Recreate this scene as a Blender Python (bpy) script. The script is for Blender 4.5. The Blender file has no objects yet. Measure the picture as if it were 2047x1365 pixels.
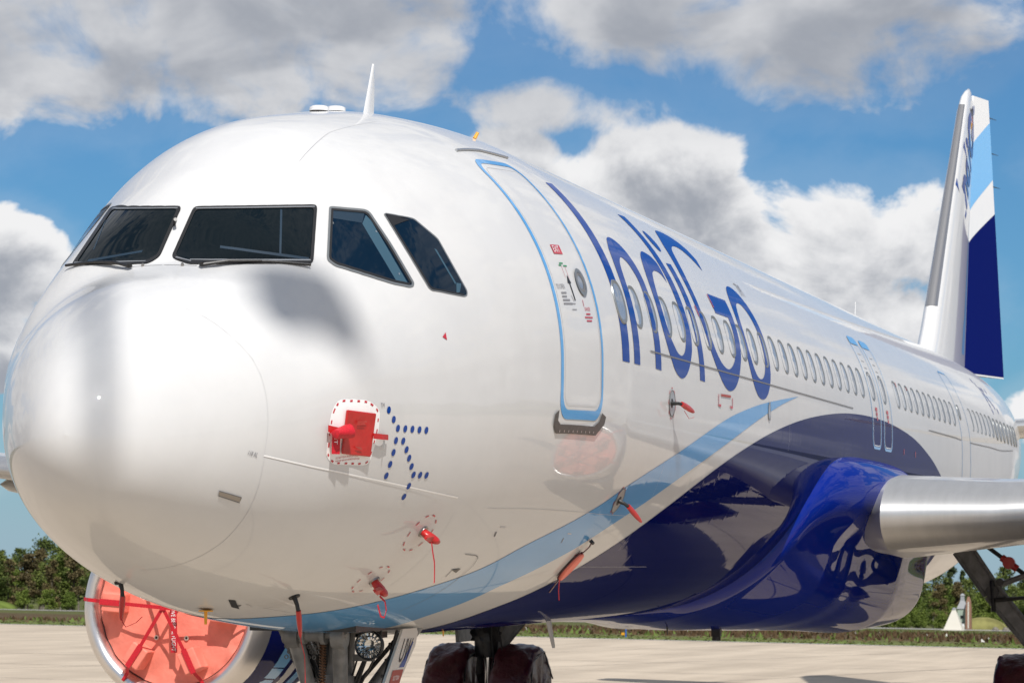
import bpy, bmesh, math, random
import numpy as np
from mathutils import Vector, Matrix, geometry
random.seed(7); np.random.seed(7)
S = bpy.context.scene
COL = S.collection
PI = math.pi
R_ = math.radians

# ---------------------------------------------------------------- frames
# airliner frame: x aft from the nose, y to its right wing, z up; it sits a little nose-down on the apron
PITCH = R_(0.70)
LIFT = 4.05*math.cos(PITCH)-22*math.sin(PITCH)
A2W = Matrix.Translation((0, 0, LIFT)) @ Matrix.Rotation(-PITCH, 4, 'Y')
def W(p): return A2W @ Vector(p)

# ---------------------------------------------------------------- camera
def make_camera():
    cx, cy, cz, yaw, pit, rol, f = -16.602479, -7.601487, -1.427712, -.280269, .068191, .010075, 5924.314
    F = Vector((math.cos(pit)*math.cos(yaw), -math.cos(pit)*math.sin(yaw), math.sin(pit)))
    Rt = Vector((-math.sin(yaw), -math.cos(yaw), 0)); U = Rt.cross(F)
    r = math.cos(rol)*Rt+math.sin(rol)*U; u = -math.sin(rol)*Rt+math.cos(rol)*U
    R3 = A2W.to_3x3(); r, u, F = R3@r, R3@u, R3@F
    cam = bpy.data.cameras.new('camera'); o = bpy.data.objects.new('camera', cam); COL.objects.link(o)
    M = Matrix((r, u, -F)).transposed().to_4x4(); M.translation = W((cx, cy, cz))
    o.matrix_world = M
    cam.sensor_width = 36; cam.lens = f/2047*36
    cam.clip_start = .5; cam.clip_end = 6000
    cam.dof.use_dof = True; cam.dof.focus_distance = 21; cam.dof.aperture_fstop = 9
    S.camera = o
    return M.translation.copy(), r, u, F
CAM, CR, CU, CF = make_camera()
CAM_AZ = math.atan2(CF.y, CF.x)
def ground_at(px, py, z=0.0):
    """where the sight line through a photo pixel meets the level z"""
    d = CF+CR*((px-1023.5)/5924.314)-CU*((py-682.5)/5924.314)
    return CAM+d*((z-CAM.z)/d.z)
def along(px, dist, z):
    """point at a horizontal distance from the viewpoint in the direction of photo column px"""
    d = CF+CR*((px-1023.5)/5924.314); a = math.atan2(d.y, d.x)
    return Vector((CAM.x+dist*math.cos(a), CAM.y+dist*math.sin(a), z))

# ---------------------------------------------------------------- light and sky
SUN_EL, SUN_AZ = R_(49), R_(28)          # azimuth measured from the nose towards the left wing
TO_SUN = Vector((-math.cos(SUN_EL)*math.cos(SUN_AZ), -math.cos(SUN_EL)*math.sin(SUN_AZ), math.sin(SUN_EL)))
def make_sun():
    l = bpy.data.lights.new('sun', 'SUN'); l.energy = 3.45; l.angle = R_(.53); l.color = (1, .96, .90)
    o = bpy.data.objects.new('sun', l); COL.objects.link(o)
    o.rotation_euler = TO_SUN.to_track_quat('Z', 'Y').to_euler(); o.location = (0, 0, 60)
make_sun()
S.view_settings.view_transform = 'Standard'; S.view_settings.look = 'None'
S.view_settings.exposure = EXPOSURE = 0.48; S.view_settings.gamma = 1
S.view_settings.use_curve_mapping = False
S.render.engine = 'CYCLES'
S.cycles.use_denoising = True
S.cycles.max_bounces = 8; S.cycles.glossy_bounces = 5; S.cycles.diffuse_bounces = 4
S.cycles.sample_clamp_indirect = 6

class NT:
    """small helper to write shader maths as calls"""
    def __init__(s, tree): s.t = tree; s.n = tree.nodes; s.l = tree.links
    def node(s, typ, **kw):
        n = s.n.new(typ)
        for k, v in kw.items(): setattr(n, k, v)
        return n
    def put(s, sock, v):
        if isinstance(v, bpy.types.NodeSocket): s.l.new(v, sock)
        else: sock.default_value = v
    def m(s, op, a, b=0.0, c=None, clamp=False):
        n = s.node('ShaderNodeMath', operation=op, use_clamp=clamp)
        s.put(n.inputs[0], a); s.put(n.inputs[1], b)
        if c is not None: s.put(n.inputs[2], c)
        return n.outputs[0]
    def add(s, a, b): return s.m('ADD', a, b)
    def sub(s, a, b): return s.m('SUBTRACT', a, b)
    def mul(s, a, b): return s.m('MULTIPLY', a, b)
    def maxi(s, a, b): return s.m('MAXIMUM', a, b)
    def smooth(s, v, lo, hi, a=0.0, b=1.0):
        n = s.node('ShaderNodeMapRange', interpolation_type='SMOOTHSTEP')
        s.put(n.inputs[0], v); s.put(n.inputs[1], lo); s.put(n.inputs[2], hi); s.put(n.inputs[3], a); s.put(n.inputs[4], b)
        return n.outputs[0]
    def mix(s, f, a, b):
        n = s.node('ShaderNodeMix', data_type='RGBA'); s.put(n.inputs[0], f)
        for k, v in ((6, a), (7, b)):
            s.put(n.inputs[k], v if isinstance(v, bpy.types.NodeSocket) else (*v, 1) if len(v) == 3 else v)
        return n.outputs[2]
    def noise(s, vec, scale, detail=6, rough=.55, dist=0.0, dims='3D'):
        n = s.node('ShaderNodeTexNoise', noise_dimensions=dims)
        if vec is not None: s.put(n.inputs['Vector'], vec)
        s.put(n.inputs['Scale'], scale); s.put(n.inputs['Detail'], detail); s.put(n.inputs['Roughness'], rough); s.put(n.inputs['Distortion'], dist)
        return n.outputs[0]
    def xyz(s, x, y, z):
        n = s.node('ShaderNodeCombineXYZ'); s.put(n.inputs[0], x); s.put(n.inputs[1], y); s.put(n.inputs[2], z); return n.outputs[0]

def make_world():
    w = bpy.data.worlds.new('World'); S.world = w; w.use_nodes = True
    t = w.node_tree; t.nodes.clear(); k = NT(t)
    sky = k.node('ShaderNodeTexSky', sky_type='NISHITA'); sky.sun_disc = False
    sky.sun_elevation = SUN_EL; sky.sun_rotation = math.atan2(TO_SUN.x, TO_SUN.y)
    sky.altitude = 50; sky.air_density = 1.0; sky.dust_density = .6; sky.ozone_density = 1.6
    tc = k.node('ShaderNodeTexCoord'); sep = k.node('ShaderNodeSeparateXYZ'); k.l.new(tc.outputs['Generated'], sep.inputs[0])
    X, Y, Z = sep.outputs
    ca, sa = math.cos(CAM_AZ), math.sin(CAM_AZ)
    fwd = k.add(k.mul(X, ca), k.mul(Y, sa)); rgt = k.sub(k.mul(X, sa), k.mul(Y, ca))
    D = 180/PI
    u = k.mul(k.m('ARCTAN2', rgt, fwd), D)         # bearing, degrees
    v = k.mul(k.m('ARCSINE', Z), D)                # elevation, degrees
    # cumulus heaps: bearing, elevation, half sizes, weight
    H = [(-9.6, 10.6, 4.6, 2.3, 1.0), (-4.6, 10.4, 4.2, 2.1, 1.0), (-1.2, 11.2, 2.4, 1.9, .8), (2.2, 11.1, 3.4, 1.45, 1.0), (5.8, 10.9, 4.3, 1.75, 1.0), (8.2, 11.6, 2.0, 1.2, .6),
         (-.1, 7.9, 1.15, .95, 1.0), (1.0, 7.6, 1.2, .8, .8), (2.9, 7.7, 1.9, 1.45, 1.15), (4.2, 6.5, 2.2, 1.5, 1.0), (6.0, 6.4, 1.9, 1.6, 1.1), (7.6, 6.6, 1.0, 1.2, .9), (5.0, 5.0, 4.0, 1.6, 1.0),
         (-9.8, 5.7, 1.5, 1.2, 1.1), (-9.9, 4.2, 1.7, .8, 1.0), (-11.5, 5.0, 2.0, 1.6, 1.0), (10.3, 3.2, .9, .85, 1.0), (-13, 2.2, 3.0, .8, .8), (13, 8, 2.5, 1.5, 1.0), (-16, 8, 3, 2, 1.0), (16, 4, 3, 1.2, .9),
         (1.3, 9.05, 2.6, .5, .55), (0.2, 9.3, 1.6, .5, .5)]
    out = k.maxi(k.smooth(k.m('ABSOLUTE', u), 11.5, 20), k.smooth(v, 12.2, 17))
    def density(du, dv):
        uu = k.add(u, du); vv = k.add(v, dv)
        P = k.xyz(uu, k.mul(vv, 1.25), 0.0)
        n1 = k.noise(P, .42, 10, .58, .35); 
        nb = k.noise(P, .17, 2, .5)
        best = None
        for (a, b, ra, rb, wt) in H:
            q = k.add(k.m('POWER', k.mul(k.sub(uu, a), 1/ra), 2.0), k.m('POWER', k.mul(k.sub(vv, b), 1/rb), 2.0))
            e = k.mul(k.sub(1.0, q), wt); best = e if best is None else k.m('SMOOTH_MAX', best, e, .35)
        dirn = k.xyz(X, Y, k.add(k.mul(Z, 1.8), dv*.02))
        g = k.mul(k.sub(k.noise(dirn, 3.2, 7, .56, .2), .415), 7.0)
        base = k.m('MAXIMUM', best, -1.5)
        base = k.add(k.mul(base, k.sub(1.0, out)), k.mul(g, out))
        return k.add(k.add(base, k.mul(k.sub(n1, .5), 3.0)), k.mul(k.sub(nb, .5), .6))
    d0 = k.sub(density(0.0, 0.0), .05)
    d1 = density(-.12, .55)
    high = k.smooth(v, 7.8, 10.0)                                # the deck overhead: softer, showing its grey underside
    mask = k.smooth(d0, -.10, k.add(.26, k.mul(high, .5)))
    veil = k.mul(k.smooth(d0, -1.15, .1), .09)
    fine = k.noise(k.xyz(u, k.mul(v, 1.2), 3.0), 1.1, 7, .6)
    lit = k.sub(1.0, k.smooth(k.add(d1, k.mul(k.sub(fine, .5), 1.3)), -.1, 1.45))
    calm = k.smooth(k.noise(k.xyz(u, k.mul(v, 2.0), 9.0), .30, 4, .5, .4), .36, .66)      # broad soft light in the deck
    lit = k.add(k.mul(lit, k.sub(1.0, k.mul(high, .72))), k.mul(calm, k.mul(high, .62)))
    lit = k.mul(lit, k.sub(1.0, k.mul(high, .30)))
    STR = .10
    def rad(c): return tuple(x/STR for x in c)
    cloud = k.mix(lit, rad((.25, .268, .305)), rad((.635, .635, .64)))
    clear = k.node('ShaderNodeMix', data_type='RGBA', blend_type='MULTIPLY'); clear.inputs[0].default_value = 1
    k.l.new(sky.outputs[0], clear.inputs[6]); clear.inputs[7].default_value = (.225, .425, .60, 1)
    hz = k.mul(k.smooth(v, 4.5, -.5), .62)
    pale = k.mix(hz, clear.outputs[2], rad((.30, .385, .47)))
    tot = k.m('MAXIMUM', mask, veil)
    col = k.mix(tot, pale, cloud)
    bg = k.node('ShaderNodeBackground'); k.l.new(col, bg.inputs[0]); bg.inputs[1].default_value = STR
    o = k.node('ShaderNodeOutputWorld'); k.l.new(bg.outputs[0], o.inputs[0])
make_world()

# ---------------------------------------------------------------- object helpers
def tag(o, label=None, cat=None, group=None, kind=None):
    if label: o['label'] = label
    if cat: o['category'] = cat
    if group: o['group'] = group
    if kind: o['kind'] = kind
    return o
def empty(name, loc=(0, 0, 0), parent=None):
    o = bpy.data.objects.new(name, None); COL.objects.link(o); o.location = loc; o.empty_display_size = .2
    if parent: o.parent = parent
    return o
class MB:
    """mesh collector: several primitives end up in ONE mesh object"""
    def __init__(s): s.v = []; s.f = []; s.mi = []; s.cur = 0; s.nrm = None
    def mat(s, i): s.cur = i; return s
    def raw(s, v, f):
        b = len(s.v); s.v += [tuple(p) for p in v]; s.f += [tuple(b+i for i in q) for q in f]; s.mi += [s.cur]*len(f); return s
    def box(s, c, d, M=None):
        x, y, z = (a/2 for a in d); c = Vector(c)
        P = [Vector((i*x, j*y, l*z)) for i in (-1, 1) for j in (-1, 1) for l in (-1, 1)]
        P = [(M@q if M else q)+c for q in P]
        return s.raw(P, [(0, 1, 3, 2), (4, 6, 7, 5), (0, 4, 5, 1), (2, 3, 7, 6), (0, 2, 6, 4), (1, 5, 7, 3)])
    def hexa(s, P): return s.raw(P, [(0, 1, 2, 3), (7, 6, 5, 4), (0, 4, 5, 1), (1, 5, 6, 2), (2, 6, 7, 3), (3, 7, 4, 0)])
    def tube(s, pts, rad, n=12, cap=True):
        pts = [Vector(p) for p in pts]; rad = rad if isinstance(rad, (list, tuple)) else [rad]*len(pts)
        V = []; prev = None
        for i, p in enumerate(pts):
            d = (pts[min(i+1, len(pts)-1)]-pts[max(i-1, 0)]).normalized()
            a = prev if prev is not None else (Vector((0, 0, 1)) if abs(d.z) < .9 else Vector((1, 0, 0)))
            a = (a-d*a.dot(d)).normalized(); prev = a; b = d.cross(a)
            V += [p+(a*math.cos(2*PI*j/n)+b*math.sin(2*PI*j/n))*rad[i] for j in range(n)]
        Fc = [(i*n+j, i*n+(j+1) % n, (i+1)*n+(j+1) % n, (i+1)*n+j) for i in range(len(pts)-1) for j in range(n)]
        if cap: Fc += [tuple(range(n))[::-1], tuple((len(pts)-1)*n+j for j in range(n))]
        return s.raw(V, Fc)
    def lathe(s, prof, o, axis, n=48, a0=0, a1=2*PI):
        """profile (along axis, radius) turned about an axis through o"""
        axis = Vector(axis).normalized(); a = Vector((0, 0, 1)) if abs(axis.z) < .9 else Vector((0, 1, 0))
        a = (a-axis*a.dot(axis)).normalized(); b = axis.cross(a); o = Vector(o); full = abs(a1-a0-2*PI) < 1e-6
        k = n if full else n+1
        V = [o+axis*t+(a*math.cos(a0+(a1-a0)*j/n)+b*math.sin(a0+(a1-a0)*j/n))*r for t, r in prof for j in range(k)]
        Fc = [(i*k+j, i*k+(j+1) % k, (i+1)*k+(j+1) % k, (i+1)*k+j) for i in range(len(prof)-1) for j in range(n)]
        return s.raw(V, Fc)
    def loft(s, secs, closed=True, cap=True):
        n = len(secs[0]); V = [p for q in secs for p in q]
        Fc = [(i*n+j, i*n+(j+1) % n, (i+1)*n+(j+1) % n, (i+1)*n+j) for i in range(len(secs)-1) for j in range(n if closed else n-1)]
        if cap and closed: Fc += [tuple(range(n))[::-1], tuple((len(secs)-1)*n+j for j in range(n))]
        return s.raw(V, Fc)
    def ribbon(s, pts, wid, th=.004):
        """flat strap along pts; wid = half-width vectors"""
        pts = [Vector(p) for p in pts]; wv = [Vector(w) for w in wid] if isinstance(wid, list) else [Vector(wid)]*len(pts)
        secs = []
        for i, p in enumerate(pts):
            d = (pts[min(i+1, len(pts)-1)]-pts[max(i-1, 0)]).normalized(); n = d.cross(wv[i]).normalized()*th/2
            secs.append([p-wv[i]-n, p+wv[i]-n, p+wv[i]+n, p-wv[i]+n])
        return s.loft(secs)
    def build(s, name, mats, parent=None, smooth=True, angle=35, recalc=True, world=True, origin=None):
        """vertices are given in the airliner frame unless a parent holds that frame already (world=False)"""
        me = bpy.data.meshes.new(name)
        V = [Vector(p) for p in s.v]
        if origin is not None: o0 = Vector(origin); V = [p-o0 for p in V]
        me.from_pydata([tuple(p) for p in V], [], s.f)
        for m in (mats if isinstance(mats, (list, tuple)) else [mats]): me.materials.append(m)
        me.polygons.foreach_set('material_index', s.mi)
        if recalc:
            b = bmesh.new(); b.from_mesh(me); bmesh.ops.remove_doubles(b, verts=b.verts, dist=1e-5); bmesh.ops.recalc_face_normals(b, faces=b.faces); b.to_mesh(me); b.free()
        if smooth:
            me.polygons.foreach_set('use_smooth', [True]*len(me.polygons)); me.set_sharp_from_angle(angle=R_(angle))
        me.update()
        o = bpy.data.objects.new(name, me); COL.objects.link(o)
        if parent: o.parent = parent
        if origin is not None: o.location = origin
        return o
def copy_tree(o, parent=None, delta=None):
    c = o.copy(); COL.objects.link(c)
    c.parent = parent if parent else o.parent
    if delta is not None: c.location = Vector(o.location)+Vector(delta)
    for ch in list(o.children): copy_tree(ch, c)
    return c
def text_mesh(txt, size, align='LEFT', bold=0.0):
    """flat lettering: list of 2-D triangles/quads from the built-in typeface"""
    cu = bpy.data.curves.new('lettering', 'FONT'); cu.body = txt; cu.size = size; cu.align_x = align; cu.resolution_u = 3; cu.offset = bold
    o = bpy.data.objects.new('lettering', cu); COL.objects.link(o)
    dg = bpy.context.evaluated_depsgraph_get(); me = o.evaluated_get(dg).to_mesh()
    V = [(p.co.x, p.co.y) for p in me.vertices]; Fc = [tuple(q.vertices) for q in me.polygons]
    o.evaluated_get(dg).to_mesh_clear(); bpy.data.objects.remove(o); bpy.data.curves.remove(cu)
    return V, Fc
# ---------------------------------------------------------------- materials
def principled(name, col, rough=.5, metal=0.0, coat=0.0, coat_rough=.03, spec=.5, **kw):
    m = bpy.data.materials.new(name); m.use_nodes = True; b = m.node_tree.nodes['Principled BSDF']
    b.inputs['Base Color'].default_value = (*col, 1); b.inputs['Roughness'].default_value = rough; b.inputs['Metallic'].default_value = metal
    b.inputs['Coat Weight'].default_value = coat; b.inputs['Coat Roughness'].default_value = coat_rough; b.inputs['Specular IOR Level'].default_value = spec
    for k, v in kw.items(): b.inputs[k].default_value = v
    return m
def bumped(m, scale, strength, detail=4, dist=.01, obj=True, colvar=0.0, stretch=None, rough=.55):
    k = NT(m.node_tree); b = m.node_tree.nodes['Principled BSDF']
    tc = k.node('ShaderNodeTexCoord'); vec = tc.outputs['Object']
    if stretch:
        mp = k.node('ShaderNodeMapping'); k.l.new(vec, mp.inputs[0]); mp.inputs['Scale'].default_value = stretch; vec = mp.outputs[0]
    n = k.noise(vec, scale, detail, rough)
    if strength:
        bp = k.node('ShaderNodeBump'); bp.inputs['Strength'].default_value = strength; bp.inputs['Distance'].default_value = dist
        k.l.new(n, bp.inputs['Height']); k.l.new(bp.outputs[0], b.inputs['Normal'])
        if b.inputs['Coat Weight'].default_value: k.l.new(bp.outputs[0], b.inputs['Coat Normal'])
    if colvar:
        c = b.inputs['Base Color'].default_value[:3]
        lo = tuple(x*(1-colvar) for x in c); hi = tuple(min(1, x*(1+colvar)) for x in c)
        k.l.new(k.mix(k.smooth(n, .3, .7), lo, hi), b.inputs['Base Color'])
    return m
def aircraft_paint(name, col, spec=.5, coat=1.0):
    """gloss polyurethane over riveted skin: faint quilting between frames every 0.533 m and fine dirt"""
    m = principled(name, col, .40, coat=coat, coat_rough=.02, spec=spec)
    k = NT(m.node_tree); b = m.node_tree.nodes['Principled BSDF']
    tc = k.node('ShaderNodeTexCoord'); sp = k.node('ShaderNodeSeparateXYZ'); k.l.new(tc.outputs['Object'], sp.inputs[0])
    fr = k.m('ABSOLUTE', k.sub(k.m('FRACT', k.mul(sp.outputs[0], 1/.5334)), .5))
    ridge = k.mul(k.smooth(fr, .40, .5), k.smooth(sp.outputs[0], 5.9, 7.0))
    wob = k.noise(tc.outputs['Object'], 1.1, 2, .5)
    rip = k.noise(tc.outputs['Object'], 7.0, 2, .5)
    mp = k.node('ShaderNodeMapping'); k.l.new(tc.outputs['Object'], mp.inputs[0]); mp.inputs['Scale'].default_value = (9, 1.2, 1.2)
    gate = k.smooth(sp.outputs[0], 5.2, 6.8)
    str_ = k.mul(k.noise(mp.outputs[0], 1.0, 2, .5), gate)
    h = k.add(k.add(k.mul(ridge, .16), k.mul(k.mul(wob, gate), .5)), k.add(k.mul(k.mul(rip, gate), .05), k.mul(str_, .10)))
    bu = k.node('ShaderNodeBump'); bu.inputs['Strength'].default_value = .5; bu.inputs['Distance'].default_value = .0013
    k.l.new(h, bu.inputs['Height']); k.l.new(bu.outputs[0], b.inputs['Normal']); k.l.new(bu.outputs[0], b.inputs['Coat Normal'])
    dn = k.noise(tc.outputs['Object'], 2.3, 8, .65)
    lo = tuple(x*.965 for x in col)
    k.l.new(k.mix(k.smooth(dn, .35, .65), lo, col), b.inputs['Base Color'])
    return m
M = {}
M['white'] = aircraft_paint('white_paint', (.61, .61, .61), .12, .6)
M['navy'] = aircraft_paint('navy_paint', (.003, .007, .085), 0, .45)
M['ink'] = aircraft_paint('letter_blue_paint', (.005, .050, .27), 0, .5)
M['rudnavy'] = principled('rudder_navy_paint', (.0006, .006, .10), .6, coat=0, spec=.04)
M['sky'] = aircraft_paint('light_blue_paint', (.10, .335, .66), .1, .75)
M['skyflat'] = principled('light_blue_tail_paint', (.16, .45, .80), .4, coat=.8, coat_rough=.1)
M['tailwhite'] = principled('white_tail_paint', (.80, .80, .80), .35, coat=1, coat_rough=.05)
M['cobalt'] = principled('cobalt_fairing_paint', (.003, .016, .20), .34, coat=.6, coat_rough=.015, spec=0)
M['wgrey'] = principled('wing_grey_paint', (.48, .48, .47), .32, coat=.5, coat_rough=.08)
M['seam'] = principled('panel_seam', (.16, .16, .165), .6)
M['seamlight'] = principled('pale_seam', (.52, .52, .53), .5)
M['red'] = principled('red_marking', (.50, .015, .03), .4, coat=.5)
M['greytext'] = principled('grey_stencil', (.22, .22, .24), .5)
M['black'] = principled('black_marking', (.012, .012, .014), .4)
M['green'] = principled('green_marking', (.02, .25, .10), .5)
M['whiteline'] = principled('white_marking', (.86, .86, .86), .4, coat=.6)
M['glass'] = principled('cockpit_glass', (.004, .008, .011), .03, spec=.16)
M['sideglass'] = principled('side_glass', (.003, .012, .026), .03, spec=.16)
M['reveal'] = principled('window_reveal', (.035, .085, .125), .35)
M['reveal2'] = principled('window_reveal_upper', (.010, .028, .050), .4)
M['finedge'] = principled('fin_edge_metal', (.55, .535, .525), .28, metal=.9)
M['seal'] = principled('black_window_seal', (.012, .012, .013), .45)
M['rim'] = principled('bare_metal_rim', (.55, .56, .57), .30, metal=.85)
M['winring'] = principled('window_ring', (.27, .285, .29), .32, metal=.6)
M['pane'] = principled('cabin_pane', (.27, .30, .345), .2, coat=1, coat_rough=.02)
M['alu'] = bumped(principled('polished_slat', (.47, .47, .47), .38, metal=.65), 2.0, .05, colvar=.04, stretch=(1, 6, 1))
M['lip'] = bumped(principled('inlet_lip_metal', (.72, .70, .69), .30, metal=.95), 3.0, .03, colvar=.03)
M['scuff'] = bumped(principled('brushed_scuff_plate', (.11, .105, .10), .42, metal=.6), 30, .1, colvar=.12)
M['gear'] = bumped(principled('gear_grey_paint', (.17, .17, .17), .42), 9, .15, colvar=.25)
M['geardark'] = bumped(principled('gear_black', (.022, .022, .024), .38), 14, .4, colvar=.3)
M['steel'] = principled('chromed_steel', (.70, .70, .71), .13, metal=1)
M['bronze'] = principled('spring_bronze', (.22, .12, .07), .45, metal=.5)
M['rubber'] = principled('tyre_rubber', (.018, .018, .018), .7)
M['vinyl'] = bumped(principled('salmon_cover_fabric', (.80, .215, .155), .65), 5.5, .55, 5, .03, colvar=.10)
M['strapred'] = bumped(principled('red_webbing', (.50, .006, .018), .55), 60, .2, colvar=.15)
M['coverred'] = bumped(principled('red_cover_vinyl', (.44, .010, .010), .38, coat=.25, coat_rough=.15), 12, .25, colvar=.1)
M['maroon'] = bumped(principled('maroon_cover_vinyl', (.075, .008, .017), .38, coat=.35, coat_rough=.2), 4.5, 1.0, 5, .05, colvar=.2)
M['clamp'] = principled('probe_metal', (.33, .31, .29), .35, metal=.9)
M['drain'] = principled('grey_mast_paint', (.30, .31, .32), .35, coat=.4)
M['yellow'] = principled('amber_paint', (.72, .34, .02), .4)
M['lampglass'] = principled('landing_lamp_lens', (.62, .63, .62), .06, metal=.9)
M['placard'] = principled('red_placard', (.36, .055, .04), .45)
M['cream'] = principled('door_cream_paint', (.62, .60, .56), .35, coat=.5, coat_rough=.1)
M['tufted'] = principled('grommet_brass', (.75, .70, .60), .3, metal=.8)

def vary_by_object(m, amount):
    """blinds and glass differ a little from window to window"""
    k = NT(m.node_tree); b = m.node_tree.nodes['Principled BSDF']; oi = k.node('ShaderNodeObjectInfo'); c = b.inputs['Base Color'].default_value[:3]
    k.l.new(k.mix(oi.outputs['Random'], tuple(x*(1-amount) for x in c), tuple(min(1, x*(1+amount)) for x in c)), b.inputs['Base Color'])
vary_by_object(M['pane'], .35)
# ---------------------------------------------------------------- fuselage shape

KX=np.array([0,0.08,0.25,0.55,1,1.5,1.9,2.35,3,4,5,6.4]); KT=np.sqrt(KX)
KZT=[-0.7919,-0.5211,-0.2987,-0.0738,0.1831,0.4004,0.8217,1.1744,1.5302,1.758,1.9013,1.975]
KZB=[-0.7919,-1.026,-1.2107,-1.3767,-1.5648,-1.7268,-1.8249,-1.913,-1.995,-2.0753,-2.1231,-2.165]
KW=[0,0.2338,0.4115,0.637,0.9041,1.1469,1.319,1.4306,1.5814,1.7658,1.8887,1.975]
KZM=[-0.7919,-0.8018,-0.7984,-0.7584,-0.6683,-0.5433,-0.4338,-0.4006,-0.3474,-0.2305,-0.1443,-0.095]
NXU=[0,1,1.5,1.9,2.35,3,4.5]; NU=[2,2,1.78,1.62,1.62,1.82,2]
NXL=[0,1,2,3,4.5]; NL=[2,2.0562,2.0047,2.0047,2]
TX=[26,31,33,35,37,39,41,43,44.3,44.51]
TZT=[1.975,1.975,1.972,1.955,1.92,1.86,1.74,1.56,1.36,1.2]
TZB=[-2.165,-2.15,-1.93,-1.58,-1.13,-0.65,-0.16,0.3,0.58,0.75]
TW=[1.975,1.975,1.95,1.86,1.69,1.43,1.09,0.7,0.38,0.2]
TZM=[-0.095,-0.09,-0.02,0.1,0.28,0.5,0.75,0.93,0.97,0.975]
def pchip(xk,yk,x):
    xk=np.asarray(xk,float); yk=np.asarray(yk,float); x=np.clip(np.asarray(x,float),xk[0],xk[-1])
    h=np.diff(xk); d=np.diff(yk)/h; m=np.zeros_like(yk)
    w1=2*h[1:]+h[:-1]; w2=h[1:]+2*h[:-1]
    ok=d[:-1]*d[1:]>0
    m[1:-1]=np.where(ok,(w1+w2)/(w1/np.where(ok,d[:-1],1)+w2/np.where(ok,d[1:],1)),0)
    m[0]=((2*h[0]+h[1])*d[0]-h[0]*d[1])/(h[0]+h[1])
    m[-1]=((2*h[-1]+h[-2])*d[-1]-h[-1]*d[-2])/(h[-1]+h[-2])
    i=np.clip(np.searchsorted(xk,x,side='right')-1,0,len(h)-1)
    t=(x-xk[i])/h[i]
    return ((2*t**3-3*t**2+1)*yk[i]+(t**3-2*t**2+t)*h[i]*m[i]+(-2*t**3+3*t**2)*yk[i+1]+(t**3-t**2)*h[i]*m[i+1])
def sect(x):
    """top, bottom, half width, upper/lower lobe centre heights and exponents of the fuselage at station x"""
    x=np.asarray(x,float); t=np.sqrt(np.clip(x,0,KX[-1])); aft=x>TX[0]
    g=.19*np.clip((t-1)/(KT[-1]-1),0,1)*np.clip(1-(x-30)/10,0,1)
    m=np.where(aft,pchip(TX,TZM,x),pchip(KT,KZM,t))
    zt=np.where(aft,pchip(TX,TZT,x),pchip(KT,KZT,t))
    zb=np.where(aft,pchip(TX,TZB,x),pchip(KT,KZB,t))
    w=np.where(aft,pchip(TX,TW,x),pchip(KT,KW,t))
    return zt,zb,w,m+g/2,m-g/2,pchip(NXU,NU,np.clip(x,0,4.5)),pchip(NXL,NL,np.clip(x,0,4.5))
EPS=.046
def hull(x,ph,side=-1,off=0.0):
    """point on the fuselage skin: station x, girth angle ph (-pi/2 keel .. pi/2 crown), side -1 port / +1 starboard"""
    x=np.asarray(x,float); ph=np.asarray(ph,float); x,ph=np.broadcast_arrays(x,ph)
    zt,zb,w,zu,zl,nu,nl=sect(x)
    k=(np.pi/2)/(np.pi/2-EPS)
    up=ph>=EPS; lo=ph<=-EPS
    a=np.where(up,(ph-EPS)*k,np.where(lo,(-ph-EPS)*k,0)); a=np.clip(a,0,np.pi/2)
    n=np.where(up,nu,nl); c=np.cos(a); s=np.sin(a)
    y=w*np.power(np.abs(c),2/n); sz=np.power(np.abs(s),2/n)
    e=np.maximum(.42*(2-nu),1e-6)                       # rounds off the crest where the upper lobe is lean
    q=(np.sqrt(y*y+e*e)-e)/(np.sqrt(w*w+e*e)-e+1e-12)
    sz=np.where(up,np.power(np.clip(1-np.power(np.clip(q,0,1),nu),0,1),1/nu),sz)
    g=np.maximum(.16*(2-nu),1e-6); h=np.maximum(zt-zu,1e-6)   # and the shoulder below it
    sz=np.where(up,np.sqrt(np.maximum((sz*(np.sqrt(h*h+g*g)-g)+g)**2-g*g,0))/h,sz)
    z=np.where(up,zu+(zt-zu)*sz,np.where(lo,zl-(zl-zb)*sz,zl+(zu-zl)*(ph+EPS)/(2*EPS)))
    P=np.stack([x,side*y,z],-1)
    if off:
        h=1e-3
        q=np.clip(ph,-np.pi/2+2*h,np.pi/2-2*h)
        A=hull(x+h,q,side)-hull(np.maximum(x-h,0),q,side); B=hull(x,q+h,side)-hull(x,q-h,side)
        N=np.cross(A,B); N/=np.linalg.norm(N,axis=-1,keepdims=True)+1e-12
        P=P+(-N*off if side>0 else N*off)
    return P
# ---------------------------------------------------------------- skins and markings that follow the fuselage
def hull_normals(x, ph, side=-1):
    h = 1e-3
    q = np.clip(ph, -PI/2+2*h, PI/2-2*h); x = np.maximum(x, 2*h)
    belt = np.abs(q) < 1.5*EPS                       # the narrow belt between the lobes has no girth near the tip
    if np.any(belt) and not np.all(np.abs(np.abs(q)-1.6*EPS) < 1e-9):
        a = hull_normals(x, np.full_like(q, 1.6*EPS), side); b = hull_normals(x, np.full_like(q, -1.6*EPS), side); t = (q/(3.2*EPS)+.5)[..., None]
        rest = hull_normals(x, np.where(belt, 1.6*EPS, q), side) if not np.all(belt) else a
        mixn = a*t+b*(1-t); mixn /= np.linalg.norm(mixn, axis=-1, keepdims=True)
        return np.where(belt[..., None], mixn, rest)
    A = hull(x+h, q, side)-hull(x-h, q, side); B = hull(x, q+h, side)-hull(x, q-h, side)
    N = np.cross(A, B); N /= np.linalg.norm(N, axis=-1, keepdims=True)+1e-12
    return N if side < 0 else -N
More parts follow.
